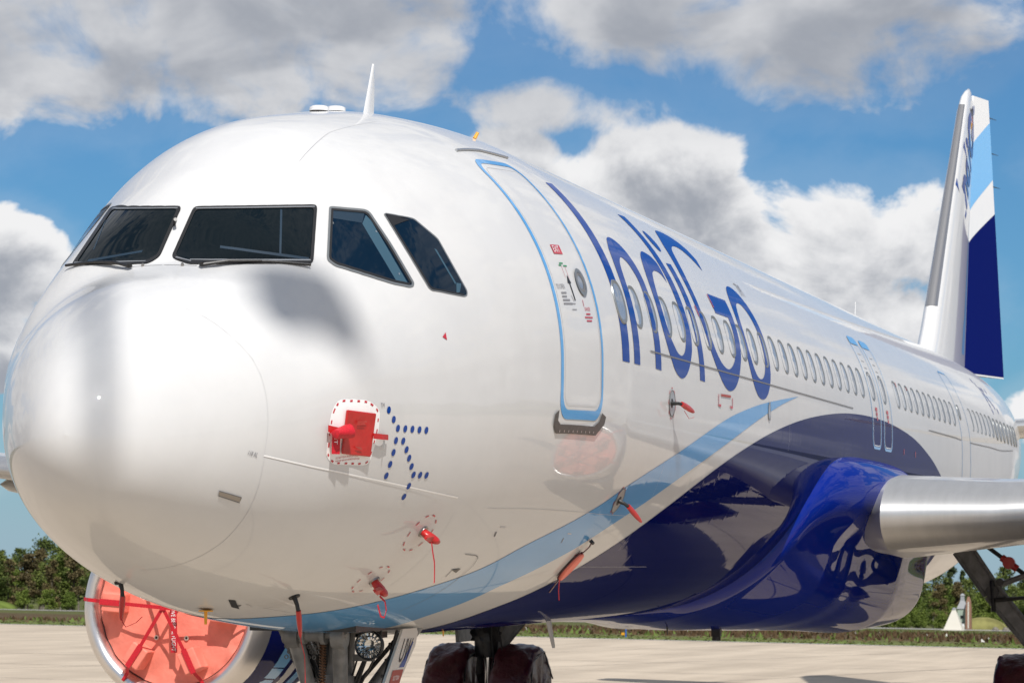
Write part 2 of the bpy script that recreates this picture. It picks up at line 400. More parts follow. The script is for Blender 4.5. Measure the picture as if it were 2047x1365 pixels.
def skin_object(name, bm, mat, parent, off, side, fn=None):
    """bm lies in (station, girth degrees); bend it onto the fuselage"""
    bm.verts.ensure_lookup_table()
    xs = np.array([v.co.x for v in bm.verts]); ph = np.radians([v.co.y*10 for v in bm.verts])
    P = hull(xs, ph, side, off); N = hull_normals(xs, ph, side)
    for v, p in zip(bm.verts, P): v.co = p
    bmesh.ops.triangulate(bm, faces=bm.faces)
    bm.faces.ensure_lookup_table()
    fl = []
    for f in bm.faces:
        i = f.verts[0].index
        if f.normal.dot(Vector(N[i])) < 0: fl.append(f)
    if fl: bmesh.ops.reverse_faces(bm, faces=fl)
    me = bpy.data.meshes.new(name); bm.to_mesh(me); bm.free()
    me.materials.append(mat)
    me.polygons.foreach_set('use_smooth', [True]*len(me.polygons))
    me.normals_split_custom_set_from_vertices([tuple(n) for n in N])
    o = bpy.data.objects.new(name, me); COL.objects.link(o); o.parent = parent
    return o
def poly_bm(loops):
    """filled outline(s) in (x, deg/10); later loops are holes"""
    vs = [[Vector((a, d/10, 0)) for a, d in lp] for lp in loops]
    tris = geometry.tessellate_polygon(vs); flat = [p for lp in vs for p in lp]
    bm = bmesh.new(); bv = [bm.verts.new(p) for p in flat]
    for t in tris:
        try: bm.faces.new([bv[i] for i in t])
        except ValueError: pass
    return bm
def dice(bm, dphi=2.5):
    xs = [v.co.x for v in bm.verts]; ys = [v.co.y for v in bm.verts]
    cuts = [(Vector((a, 0, 0)), Vector((1, 0, 0))) for a in np.concatenate([np.arange(0, 3.0, .06), np.arange(3.0, 7, .15), np.arange(7, 45, .5)]) if min(xs) < a < max(xs)]
    cuts += [(Vector((0, a, 0)), Vector((0, 1, 0))) for a in np.arange(-9, 9.01, dphi/10) if min(ys) < a < max(ys)]
    for co, no in cuts:
        bmesh.ops.bisect_plane(bm, geom=bm.verts[:]+bm.edges[:]+bm.faces[:], dist=1e-6, plane_co=co, plane_no=no)
    return bm
def smooth_loop(pts, n=5, corner=38):
    """round a traced outline, keeping its true corners"""
    P = [Vector((a, d*.0345, 0)) for a, d in pts]; N = len(P); out = []
    def is_c(i):
        a = P[i]-P[i-1]; b = P[(i+1) % N]-P[i]
        return a.length < 1e-9 or b.length < 1e-9 or a.angle(b) > R_(corner)
    cn = [is_c(i) for i in range(N)]
    for i in range(N):
        p0, p1, p2, p3 = P[i-1], P[i], P[(i+1) % N], P[(i+2) % N]
        t1 = Vector((0, 0, 0)) if cn[i] else (p2-p0)/2; t2 = Vector((0, 0, 0)) if cn[(i+1) % N] else (p3-p1)/2
        L = (p2-p1).length
        for t in (t1, t2):
            if t.length > L: t *= L/t.length
        if cn[i]: t1 = (p2-p1)
        if cn[(i+1) % N]: t2 = (p2-p1)
        for j in range(n):
            s = j/n
            q = (2*s**3-3*s**2+1)*p1+(s**3-2*s**2+s)*t1+(-2*s**3+3*s**2)*p2+(s**3-s**2)*t2
            out.append((q.x, q.y/.0345))
    return out
def decal(name, loops, mat, parent, off=.004, side=-1, round_=False):
    if round_: loops = [smooth_loop(l) for l in loops]
    return skin_object(name, dice(poly_bm(loops)), mat, parent, off, side)
def metric(x, d, side=-1):
    h = 1e-3; p = R_(d)
    q = hull(np.array([x]), np.array([p]), side)[0]
    return (np.linalg.norm(hull(np.array([x+h]), np.array([p]), side)[0]-q)/h, np.linalg.norm(hull(np.array([x]), np.array([p+h]), side)[0]-q)/h)
def stroke_bm(bm, path, width, closed=False, dash=None):
    """painted line of true width along a path given in (station, degrees)"""
    P = list(path)
    # resample
    Q = []
    M_ = len(P) if closed else len(P)-1
    for i in range(M_):
        a, b = P[i], P[(i+1) % len(P)]
        sx, sp = metric((a[0]+b[0])/2, (a[1]+b[1])/2); L = math.hypot((b[0]-a[0])*sx, R_(b[1]-a[1])*sp); k = max(1, int(L/.07))
        Q += [(a[0]+(b[0]-a[0])*j/k, a[1]+(b[1]-a[1])*j/k) for j in range(k)]
    if not closed: Q.append(P[-1])
    n = len(Q); L1, L2 = [], []
    for i, (x, d) in enumerate(Q):
        a = Q[i-1] if (closed or i) else Q[0]; b = Q[(i+1) % n] if (closed or i < n-1) else Q[-1]
        sx, sp = metric(x, d); tx, ty = (b[0]-a[0])*sx, R_(b[1]-a[1])*sp; l = math.hypot(tx, ty) or 1; nx, ny = -ty/l, tx/l
        L1.append((x+nx*width/2/sx, d+math.degrees(ny*width/2/sp))); L2.append((x-nx*width/2/sx, d-math.degrees(ny*width/2/sp)))
    V1 = [bm.verts.new((a, d/10, 0)) for a, d in L1]; V2 = [bm.verts.new((a, d/10, 0)) for a, d in L2]
    for i in range(n if closed else n-1):
        bm.faces.new((V1[i], V1[(i+1) % n], V2[(i+1) % n], V2[i]))
    return bm
def strokes(name, paths, width, mat, parent, off=.004, closed=False, side=-1):
    """one object per painted line"""
    o = None
    for p in paths: o = skin_object(name, stroke_bm(bmesh.new(), p, width, closed), mat, parent, off, side)
    return o
def disc_loop(x, d, r, n=20, rx=None, rd=None):
    sx, sp = metric(x, d)
    return [(x+r*math.cos(2*PI*i/n)/sx, d+math.degrees(r*math.sin(2*PI*i/n)/sp)) for i in range(n)]
def rrect(x0, x1, d0, d1, rx, n=6):
    """rounded rectangle, corner radius rx metres"""
    sx, sp = metric((x0+x1)/2, (d0+d1)/2); rd = math.degrees(rx/sp); rx = rx/sx; out = []
    for cx, cd, a0 in ((x1-rx, d1-rd, 0), (x0+rx, d1-rd, 90), (x0+rx, d0+rd, 180), (x1-rx, d0+rd, 270)):
        out += [(cx+rx*math.cos(R_(a0+90*i/n)), cd+rd*math.sin(R_(a0+90*i/n))) for i in range(n+1)]
    return out
def skin_text(name, txt, x, d, size, mat, parent, squeeze=1.0, off=.004, slant=0.0, align='LEFT'):
    """lettering laid on the port side: reads nose to tail"""
    V, Fc = text_mesh(txt, size, align); sx, sp = metric(x, d); c, s = math.cos(slant), math.sin(slant)
    bm = bmesh.new(); bv = [bm.verts.new((x+(a*squeeze*c-b*s)/sx, (d+math.degrees((a*squeeze*s+b*c)/sp))/10, 0)) for a, b in V]
    for f in Fc:
        try: bm.faces.new([bv[i] for i in f])
        except ValueError: pass
    return skin_object(name, bm, mat, parent, off, -1)
# ---------------------------------------------------------------- the airliner
PLANE = empty('airliner', (0, 0, LIFT)); PLANE.rotation_euler = (0, -PITCH, 0)
tag(PLANE, 'white and navy twin-jet airliner parked on the pale concrete apron', 'airliner')

def make_fuselage():
    xs = np.concatenate([(np.linspace(0.004, 1, 60)**2)*3.0, np.linspace(3.0, 7, 41)[1:], np.arange(7.5, 30, .5), np.arange(30, 44.4, .25), [44.4, 44.51]])
    nph = 91; ph = np.linspace(-PI/2, PI/2, nph)
    V = []; N = []
    for x in xs:
        a = hull(np.full(nph, x), ph, -1); na = hull_normals(np.full(nph, x), ph, -1)
        b = hull(np.full(nph, x), ph[::-1], 1)[1:-1]; nb = hull_normals(np.full(nph, x), ph[::-1], 1)[1:-1]
        V.append(np.concatenate([a, b])); N.append(np.concatenate([na, nb]))
    k = 2*nph-2; V = np.concatenate(V); N = np.concatenate(N)
    # crown and keel lines: average of both sides
    for i in range(len(xs)):
        for j in (0, nph-1): N[i*k+j, 1] = 0
    tip = len(V); V = np.vstack([V, [0, 0, KZT[0]]]); N = np.vstack([N, [-1, 0, 0]])
    end = tip+1; V = np.vstack([V, [44.52, 0, .975]]); N = np.vstack([N, [1, 0, 0]])
    N /= np.linalg.norm(N, axis=1, keepdims=True)+1e-9
    F_ = [(i*k+j, (i+1)*k+j, (i+1)*k+(j+1) % k, i*k+(j+1) % k) for i in range(len(xs)-1) for j in range(k)]
    F_ += [(tip, j, (j+1) % k) for j in range(k)]+[(end, (len(xs)-1)*k+(j+1) % k, (len(xs)-1)*k+j) for j in range(k)]
    me = bpy.data.meshes.new('fuselage'); me.from_pydata(V.tolist(), [], F_)
    me.materials.append(M['white'])
    bm = bmesh.new(); bm.from_mesh(me); bmesh.ops.recalc_face_normals(bm, faces=bm.faces); bm.to_mesh(me); bm.free()
    me.polygons.foreach_set('use_smooth', [True]*len(me.polygons))
    me.normals_split_custom_set_from_vertices(N.tolist())
    o = bpy.data.objects.new('fuselage', me); COL.objects.link(o); o.parent = PLANE
    return o
FUS = make_fuselage()

# --- livery: sweeping light-blue stripe and navy belly, both sides
STR_U = [(13.71, 6.2), (12.57, 3.5), (11.47, .5), (10.05, -5.0), (8.36, -14.9), (6.93, -24.3), (5.92, -33.5), (5.14, -41.1), (4.64, -48.7), (4.08, -55.6), (3.6, -62.8), (3.19, -70.5), (2.91, -76.7), (2.76, -82.3), (2.70, -90)]
STR_L = [(4.86, -90), (4.9, -80), (4.95, -74.1), (5.01, -67.6), (5.35, -57.8), (5.5, -54.0), (6.09, -45.4), (6.88, -36.1), (7.72, -28.5), (8.64, -21.2), (9.97, -12.4), (11.48, -3.6), (12.78, 2.6)]
NAVY = [(5.9, -90), (5.94, -79.0), (5.98, -73.2), (6.11, -65.9), (6.30, -61.0), (6.63, -55.1), (7.09, -47.8), (7.65, -40.1), (8.36, -31.7), (9.24, -23.5), (10.05, -17.4), (11.0, -11.8), (12.14, -6.4), (13.48, -1.6), (14.97, 2.2), (16.62, 5.0), (18.45, 6.1), (20.23, 5.2), (21.97, 2.2), (23.39, -3.0), (24.49, -9.0), (25.14, -13.5), (26.0, -22), (26.9, -35), (27.6, -50), (28.0, -70), (28.1, -90)]
for sd in (-1, 1):
    decal('livery_stripe', [STR_U+STR_L], M['sky'], PLANE, .003, sd, True)
    decal('livery_belly', [NAVY], M['navy'], PLANE, .003, sd, True)

# --- big lettering on the left side, one piece per letter
L_I = [(6.155, 49.3), (6.365, 49.6), (6.345, 3.4), (6.145, 3.6)]
L_N = [(6.5, 3.4), (6.5, 12), (6.51, 18.8), (6.53, 25.4), (6.62, 30.7), (6.71, 32.9), (6.80, 34.5), (6.91, 35.3), (6.99, 35.4), (7.09, 35.1), (7.21, 34.2), (7.31, 32.6), (7.39, 30.2), (7.435, 27.5), (7.455, 24.5), (7.455, 12), (7.455, 3.4), (7.25, 3.5), (7.25, 11.9), (7.255, 19), (7.255, 22.8), (7.24, 25.2), (7.19, 27.2), (7.12, 29.0), (7.02, 29.9), (6.94, 29.9), (6.85, 28.9), (6.78, 27.5), (6.73, 25.2), (6.705, 21.9), (6.70, 12), (6.70, 3.4)]
L_D = [(8.50, 49.1), (8.80, 49.6), (8.77, 45.0), (8.765, 35.6), (8.765, 20.6), (8.765, 14.7), (8.71, 10.9), (8.62, 8.0), (8.52, 5.6), (8.39, 3.7), (8.24, 2.8), (8.1, 3.2), (7.96, 4.5), (7.86, 6.5), (7.77, 8.8), (7.69, 11.9), (7.64, 15.1), (7.63, 18.3), (7.64, 23.3), (7.67, 26.6), (7.75, 29.9), (7.85, 32.5), (7.94, 34.0), (8.06, 35.1), (8.19, 35.2), (8.36, 34.6), (8.465, 33.3), (8.48, 31.9), (8.48, 29.8), (8.47, 27.4), (8.4, 29.2), (8.29, 29.9), (8.13, 29.8), (8.0, 28.7), (7.92, 26.9), (7.86, 24.9), (7.82, 22.3), (7.81, 18.6), (7.84, 15.2), (7.92, 12.1), (8.01, 10.3), (8.12, 8.8), (8.25, 8.3), (8.36, 9.0), (8.44, 10.4), (8.5, 12.3), (8.535, 15), (8.55, 19.0), (8.55, 27.4), (8.53, 38), (8.52, 44)]
L_i = [(8.945, 34.5), (9.16, 34.8), (9.145, 30), (9.15, 15.4), (9.155, 3.4), (8.955, 3.5), (8.95, 12), (8.945, 28)]
L_G = [(10.09, 50.0), (10.33, 50.4), (10.6, 49.9), (10.8, 48.3), (10.9, 45.9), (10.92, 42.2), (10.75, 37.7), (10.70, 39.8), (10.63, 42.0), (10.52, 43.9), (10.35, 44.7), (10.13, 44.2), (9.96, 43.0), (9.8, 41.0), (9.69, 38.3), (9.61, 35.3), (9.53, 30.2), (9.52, 26.0), (9.53, 22.3), (9.59, 18.5), (9.65, 15.8), (9.74, 12.6), (9.88, 10.2), (10.06, 8.7), (10.26, 8.4), (10.47, 10.0), (10.62, 12.5), (10.74, 16.5), (10.79, 20.4), (10.79, 23.5), (10.22, 23.5), (10.22, 29.1), (11.03, 29.2), (11.03, 24.3), (11.01, 20.9), (10.97, 16.9), (10.9, 13.2), (10.78, 9.6), (10.64, 6.2), (10.46, 3.7), (10.25, 2.7), (10.07, 3.2), (9.88, 5.0), (9.68, 8.2), (9.52, 12.1), (9.42, 17.1), (9.36, 22.2), (9.335, 27.2), (9.335, 31.2), (9.39, 35.5), (9.46, 38.9), (9.56, 42.4), (9.75, 46.1), (9.94, 49.1)]
def ell(cx, cd, rx, rd, n=40, p=2.0): return [(cx+rx*math.copysign(abs(math.cos(2*PI*i/n))**(2/p), math.cos(2*PI*i/n)), cd+rd*math.copysign(abs(math.sin(2*PI*i/n))**(2/p), math.sin(2*PI*i/n))) for i in range(n)]
decal('letter', [L_I], M['ink'], PLANE, .003); decal('letter', [L_N], M['ink'], PLANE, .003, -1, True)
decal('letter', [L_D], M['ink'], PLANE, .003, -1, True)
decal('letter', [L_i], M['ink'], PLANE, .003); decal('letter_dot', [ell(9.08, 42.0, .128, 3.5)], M['ink'], PLANE, .003)
decal('letter', [L_G], M['ink'], PLANE, .003, -1, True)
decal('letter', [ell(11.765, 19.15, .588, 16.5, 48, 2.15), ell(11.735, 19.15, .395, 11.0, 40, 2.15)], M['ink'], PLANE, .003)

# --- dotted emblem by the nose, one piece per dot
for x, d in [(2.099, -6.61), (2.171, -8.99), (2.239, -11.18), (2.332, -11.21), (2.422, -11.26), (2.512, -11.36), (2.601, -11.44), (2.242, -14.35), (2.334, -14.35), (2.4, -16.51), (2.461, -18.65), (2.523, -20.75), (2.584, -22.86), (2.67, -22.82), (2.755, -22.78), (2.246, -17.48), (2.247, -20.63), (2.249, -23.74), (2.58, -25.88), (2.581, -28.83)]:
    decal('emblem_dot', [disc_loop(x, d, .0245)], M['ink'], PLANE, .003)
skin_text('trademark_sign', 'TM', 1.995, -6.0, .045, M['greytext'], PLANE, .8)
skin_text('trademark_sign', 'TM', 12.2, 34.0, .22, M['greytext'], PLANE, .8)

# --- seams and lines
strokes('radome_seam', [[(.914, 63.3), (.942, 54.8), (.968, 44.4), (.995, 36.1), (1.02, 29.0), (1.03, 21.6), (1.03, 11.2), (1.03, -4.1), (1.03, -13.7), (1.057, -23.7), (1.083, -32.0), (1.106, -38.6), (1.14, -55), (1.15, -72), (1.15, -89)]], .004, M['seamlight'], PLANE, .002)
strokes('white_line', [[(1.029, -15.65), (1.093, -16.46), (1.158, -17.27), (1.225, -18.08), (1.293, -18.89), (1.364, -19.69), (1.436, -20.48), (1.436, -20.48), (1.512, -21.23), (1.589, -22.06), (1.667, -22.94), (1.748, -23.75), (1.832, -24.4), (1.923, -24.8), (2.019, -25.01), (2.121, -25.15), (2.227, -25.28), (2.334, -25.46), (2.334, -25.46), (2.435, -25.7), (2.538, -25.95), (2.642, -26.22), (2.749, -26.51), (2.859, -26.82), (2.972, -27.15), (3.09, -27.51), (3.211, -27.91), (3.335, -28.34)]], .011, M['whiteline'], PLANE, .003)
strokes('skin_seam', [[(7.08, 7.3), (12, 7.3), (17.14, 7.3)], [(23.3, 7.1), (26.6, 7.1)], [(27.6, 7.1), (33.6, 7.1)]], .012, M['seam'], PLANE, .0055)
strokes('skin_lap', [[(7.06, 20), (7.08, 7.3)], [(3.9, -31.2), (6.4, -31.8), (8.0, -32)], [(6.9, -47), (9.5, -47.5)], [(7.9, -4), (7.9, -42)], [(13.2, 60), (13.2, -10)], [(3.4, -32), (3.45, -45), (3.4, -62)], [(2.35, 62), (2.6, 66), (3.2, 70), (4.2, 73)]], .003, M['seamlight'], PLANE, .0048)
skin_text('stencil', '118 AL', .90, -15.0, .042, M['greytext'], PLANE, .75, slant=-.22)

# --- forward passenger door
def make_door():
    t = empty('passenger_door', parent=PLANE)
    o_ = rrect(4.68, 5.64, -10.4, 53.9, .17); i_ = rrect(4.735, 5.595, -8.3, 52.4, .13)
    decal('door_outline', [o_, i_], M['sky'], t, .003)
    strokes('door_gap', [rrect(4.765, 5.57, -7.2, 50.9, .11)], .005, M['seamlight'], t, .0035, True)
    # scuff plate below the sill
    decal('scuff_plate', [[(4.585, -9.2), (4.66, -8.2), (4.66, -10.6), (4.72, -11.5), (5.48, -11.7), (5.585, -10.6), (5.63, -8.6), (5.74, -9.4), (5.72, -11.0), (5.55, -13.7), (4.66, -13.5), (4.58, -11.3)]], M['scuff'], t, .010)
    for i in range(9): decal('rivet', [disc_loop(4.72+i*.095, -13.0, .009, 8)], M['rim'], t, .0125)
    # observation window
    decal('window_ring', [disc_loop(5.36, 20.65, .112, 28), disc_loop(5.36, 20.65, .082, 28)], M['winring'], t, .011)
    decal('ring_step', [disc_loop(5.36, 20.65, .083, 28), disc_loop(5.36, 20.65, .058, 28)], M['seam'], t, .007)
    decal('pane', [disc_loop(5.36, 20.65, .06, 24)], M['pane'], t, .004)
    # markings
    sg = decal('exit_sign', [[(4.99, 29.3), (5.19, 29.3), (5.19, 27.1), (4.99, 27.1)]], M['red'], t, .004)
    skin_text('sign_letters', 'EXIT', 5.005, 27.55, .075, M['whiteline'], sg, .95, .006)
    bm = bmesh.new(); stroke_bm(bm, [(5.13, 16.4), (5.10, 20.6)], .022); 
    v = [bm.verts.new((a, d/10, 0)) for a, d in ((5.060, 20.3), (5.140, 20.3), (5.098, 22.2))]; bm.faces.new(v)
    skin_object('lever_arrow', bm, M['black'], t, .004, -1)
    skin_text('stencil', 'TO OPEN', 4.79, 19.0, .055, M['greytext'], t, .75)
    for k, L in enumerate((.11, .10, .15, .19)): strokes('fine_print', [[(4.86, 18.1-k*.8), (4.86+L, 18.1-k*.8)]], .012, M['greytext'], t)
    strokes('lever_mark', [[(5.02, 15.7), (5.12, 15.7)], [(5.02, 14.4), (5.12, 14.4)], [(5.06, 17.6), (5.10, 16.2)]], .006, M['greytext'], t)
    strokes('lever_mark', [[(4.99, 24.4), (5.05, 24.4)], [(5.02, 24.9), (5.1, 24.9)], [(5.09, 24.3), (5.17, 24.3)]], .010, M['green'], t)
    strokes('lever_mark', [[(5.045, 24.2), (5.05, 21.6)], [(5.12, 24.2), (5.125, 21.2)]], .005, M['red'], t)
    strokes('lever_mark', [[(5.30, 16.6), (5.30, 15.2)]], .010, M['red'], t)
    skin_text('stencil', 'DANGER', 5.37, 14.2, .042, M['red'], t, .75, align='CENTER')
    for k, L in enumerate((.10, .18, .12)): strokes('fine_print', [[(5.37-L/2, 13.5-k*.75), (5.37+L/2, 13.5-k*.75)]], .011, M['red'], t)
    # rain gutter above
    g = MB(); pts = [hull(np.array([4.62+i*.15]), np.radians([58.0-.25*abs(i-4)]), -1, .008)[0] for i in range(9)]; g.tube(pts, .011, 8)
    g.build('rain_gutter', M['rim'], t)
    return t
make_door()
strokes('hatch_seam', [rrect(26.68, 27.62, -10.3, 37.6, .15)], .03, M['sky'], PLANE, .004, True)
for x0, x1 in ((18.52, 19.16), (19.38, 20.04)):                      # the two overwing exits
    e = empty('overwing_exit', parent=PLANE)
    strokes('exit_outline', [rrect(x0, x1, -3.9, 35.4, .14)], .03, M['skyflat'], e, .0055, True)
    decal('exit_head', [rrect(x0+.01, x1-.01, 32.6, 35.4, .07)], M['skyflat'], e, .0065)
    strokes('hatch_gap', [rrect(x0+.05, x1-.05, -3.1, 34.2, .11)], .012, M['whiteline'], e, .006, True)
    for k in range(3): strokes('fine_print', [[(x0+.26+.03*k, 9.2-1.6*k), (x0+.40, 9.2-1.6*k)]], .045, M['red'], e, .0065)
    for k in range(4): strokes('fine_print', [[(x0+.24, 29-2.6*k), (x0+.42, 29-2.6*k)]], .018, M['seamlight'], e, .0065)
for x in (21.0, 21.9): strokes('jack_mark', [[(x, 22.0), (x+.02, 20.3)]], .05, M['red'], PLANE)
strokes('jack_mark', [[(9.15+.15, 23.4), (9.2+.15, 20.6)], [(10.18, 28.8), (10.22, 25.0)]], .03, M['red'], PLANE, .0065)
strokes('cargo_mark', [[(9.73, 1.2), (9.73, -1.6), (9.83, -1.6)], [(10.34, 1.0), (10.34, -1.4), (10.24, -1.4)]], .026, M['red'], PLANE, .0065)
strokes('fine_print', [[(9.83, 1.1), (10.26, 1.3)]], .022, M['placard'], PLANE, .0065)
for x, d in [(2.099, -6.61), (2.171, -8.99), (2.239, -11.18), (2.332, -11.21), (2.422, -11.26), (2.601, -11.44), (2.242, -14.35), (2.334, -14.35), (2.4, -16.51), (2.461, -18.65), (2.523, -20.75), (2.67, -22.82), (2.246, -17.48), (2.247, -20.63), (2.249, -23.74)]:
    decal('emblem_dot', [disc_loop(31.5+(x-2.1)*2.2, 42.0+(d+6.6)*.95, .055, 10)], M['ink'], PLANE, .003)
strokes('cargo_mark', [[(21.0, -2.2), (21.0, -4.2)], [(22.0, -2.2), (22.0, -4.2)]], .04, M['red'], PLANE, .0065)

# --- cabin windows: ring > pane
def window_parts(x, d, hx=.142, hz=.186):
    """ring with a rolled lip and the set-back pane behind it, built round a point of the skin"""
    sx, sp = metric(x, d); n = 28; p = 2.5
    def ringpts(inset, off):
        out = []
        for i in range(n):
            a = 2*PI*i/n; c, s = math.cos(a), math.sin(a)
            ex = (hx-inset)*math.copysign(abs(c)**(2/p), c); ez = (hz-inset)*math.copysign(abs(s)**(2/p), s)
            out.append(hull(np.array([x+ex/sx]), np.array([R_(d)+ez/sp]), -1, off)[0])
        return out
    r = MB(); r.loft([ringpts(0, .002), ringpts(.004, .010), ringpts(.013, .013), ringpts(.020, .0085), ringpts(.032, .0065), ringpts(.040, .0035)], cap=False)
    q = MB(); ctr = hull(np.array([x]), np.array([R_(d)]), -1, .0058)[0]
    rp = ringpts(.036, .0058); q.raw(rp+[tuple(ctr)], [(i, (i+1) % n, n) for i in range(n)])
    return r, q
def make_windows():
    X0 = 6.272
    stations = [X0+.5334*k for k in range(23)]+[18.80, 19.66]+[20.80+.5334*k for k in range(11)]+[28.22, 28.75, 29.25, 29.75, 30.27, 30.78]
    r, q = window_parts(X0, 17.2)
    w0 = r.build('cabin_window', M['winring'], PLANE); p0 = q.build('pane', M['pane'], w0)
    for x in stations[1:]: copy_tree(w0, PLANE, (x-X0, 0, 0))
    for x, d in ((31.3, 16.7), (31.81, 16.5), (32.33, 16.0), (32.89, 15.5), (33.49, 14.9), (34.1, 14.3), (34.7, 13.8)):
        r, q = window_parts(x, d); a = r.build('cabin_window', M['winring'], PLANE); q.build('pane', M['pane'], a)
    r, q = window_parts(26.9, 19.0, .09, .12); a = r.build('cabin_window', M['winring'], PLANE); q.build('pane', M['pane'], a)
make_windows()
decal('oval_port', [ell(12.11, -.15, .062, 2.6, 28, 2.4), ell(12.11, -.15, .048, 2.15, 28, 2.4)], M['winring'], PLANE, .010)
decal('oval_port', [ell(12.11, -.15, .050, 2.2, 28, 2.4)], M['pane'], PLANE, .006)

# flight-deck glazing outlines in skin coordinates (station, degrees): outer seal, inner seal ...
GLZ_P1 = ([(1.86, 86.74), (1.877, 86.5), (1.888, 85.81), (1.892, 84.73), (1.898, 80.31), (1.913, 76.49), (1.935, 73.05), (1.965, 69.89), (2.002, 66.95), (2.046, 64.2), (2.097, 61.63), (2.156, 59.22), (2.222, 56.98), (2.297, 54.92), (2.31, 54.41), (2.308, 53.9), (2.29, 53.4), (2.189, 51.35), (2.093, 49.32), (2.004, 47.26), (1.92, 45.13), (1.901, 44.78), (1.882, 44.81), (1.865, 45.23), (1.805, 47.8), (1.754, 50.64), (1.71, 53.67), (1.67, 56.86), (1.634, 60.16), (1.601, 63.56), (1.571, 67.05), (1.543, 70.63), (1.517, 74.31), (1.494, 78.13), (1.491, 79.19), (1.494, 80.38), (1.502, 81.65), (1.535, 85.99), (1.548, 87.23), (1.565, 88.05), (1.584, 88.31), (1.656, 88.02), (1.722, 87.51), (1.787, 87.02)],
          [(1.842, 85.12), (1.855, 84.93), (1.864, 84.4), (1.867, 83.57), (1.874, 79.43), (1.888, 75.77), (1.911, 72.46), (1.94, 69.42), (1.975, 66.57), (2.017, 63.91), (2.065, 61.4), (2.121, 59.04), (2.183, 56.84), (2.253, 54.79), (2.263, 54.38), (2.262, 53.96), (2.248, 53.57), (2.157, 51.74), (2.072, 49.91), (1.991, 48.07), (1.915, 46.16), (1.9, 45.89), (1.885, 45.92), (1.871, 46.25), (1.813, 48.78), (1.764, 51.57), (1.721, 54.56), (1.683, 57.7), (1.649, 60.96), (1.618, 64.33), (1.591, 67.8), (1.566, 71.38), (1.545, 75.09), (1.528, 78.99), (1.527, 79.85), (1.529, 80.81), (1.534, 81.79), (1.555, 84.96), (1.563, 85.88), (1.576, 86.47), (1.591, 86.64), (1.677, 86.19), (1.757, 85.56)])
GLZ_S1 = ([(1.868, 86.09), (1.884, 85.87), (1.895, 85.23), (1.899, 84.24), (1.911, 79.06), (1.941, 74.05), (1.994, 68.92), (2.087, 63.34), (2.289, 56.22), (2.358, 54.44), (2.394, 53.26), (2.383, 52.84), (2.216, 52.88), (2.092, 52.33), (1.993, 51.35), (1.909, 50.01), (1.843, 48.33), (1.828, 48.25), (1.807, 48.8), (1.783, 49.92), (1.698, 55.58), (1.639, 60.88), (1.592, 66), (1.553, 71.01), (1.521, 75.95), (1.497, 80.85), (1.496, 81.88), (1.503, 82.73), (1.514, 83.37), (1.542, 84.74), (1.555, 85.26), (1.57, 85.56), (1.587, 85.63), (1.66, 85.61), (1.726, 85.79), (1.793, 86.01)],
          [(1.852, 84.6), (1.864, 84.45), (1.872, 83.97), (1.876, 83.21), (1.888, 78.46), (1.915, 73.82), (1.963, 69.09), (2.04, 64.02), (2.184, 58.03), (2.217, 56.9), (2.23, 56.14), (2.22, 55.85), (2.11, 55.38), (2.017, 54.59), (1.937, 53.55), (1.868, 52.25), (1.815, 50.74), (1.804, 50.67), (1.789, 51.08), (1.772, 51.93), (1.69, 58.01), (1.633, 63.73), (1.59, 69.24), (1.556, 74.63), (1.534, 79.93), (1.533, 80.75), (1.536, 81.46), (1.543, 82.02), (1.565, 83.43), (1.574, 83.87), (1.585, 84.13), (1.598, 84.19), (1.684, 84.23), (1.765, 84.45)])
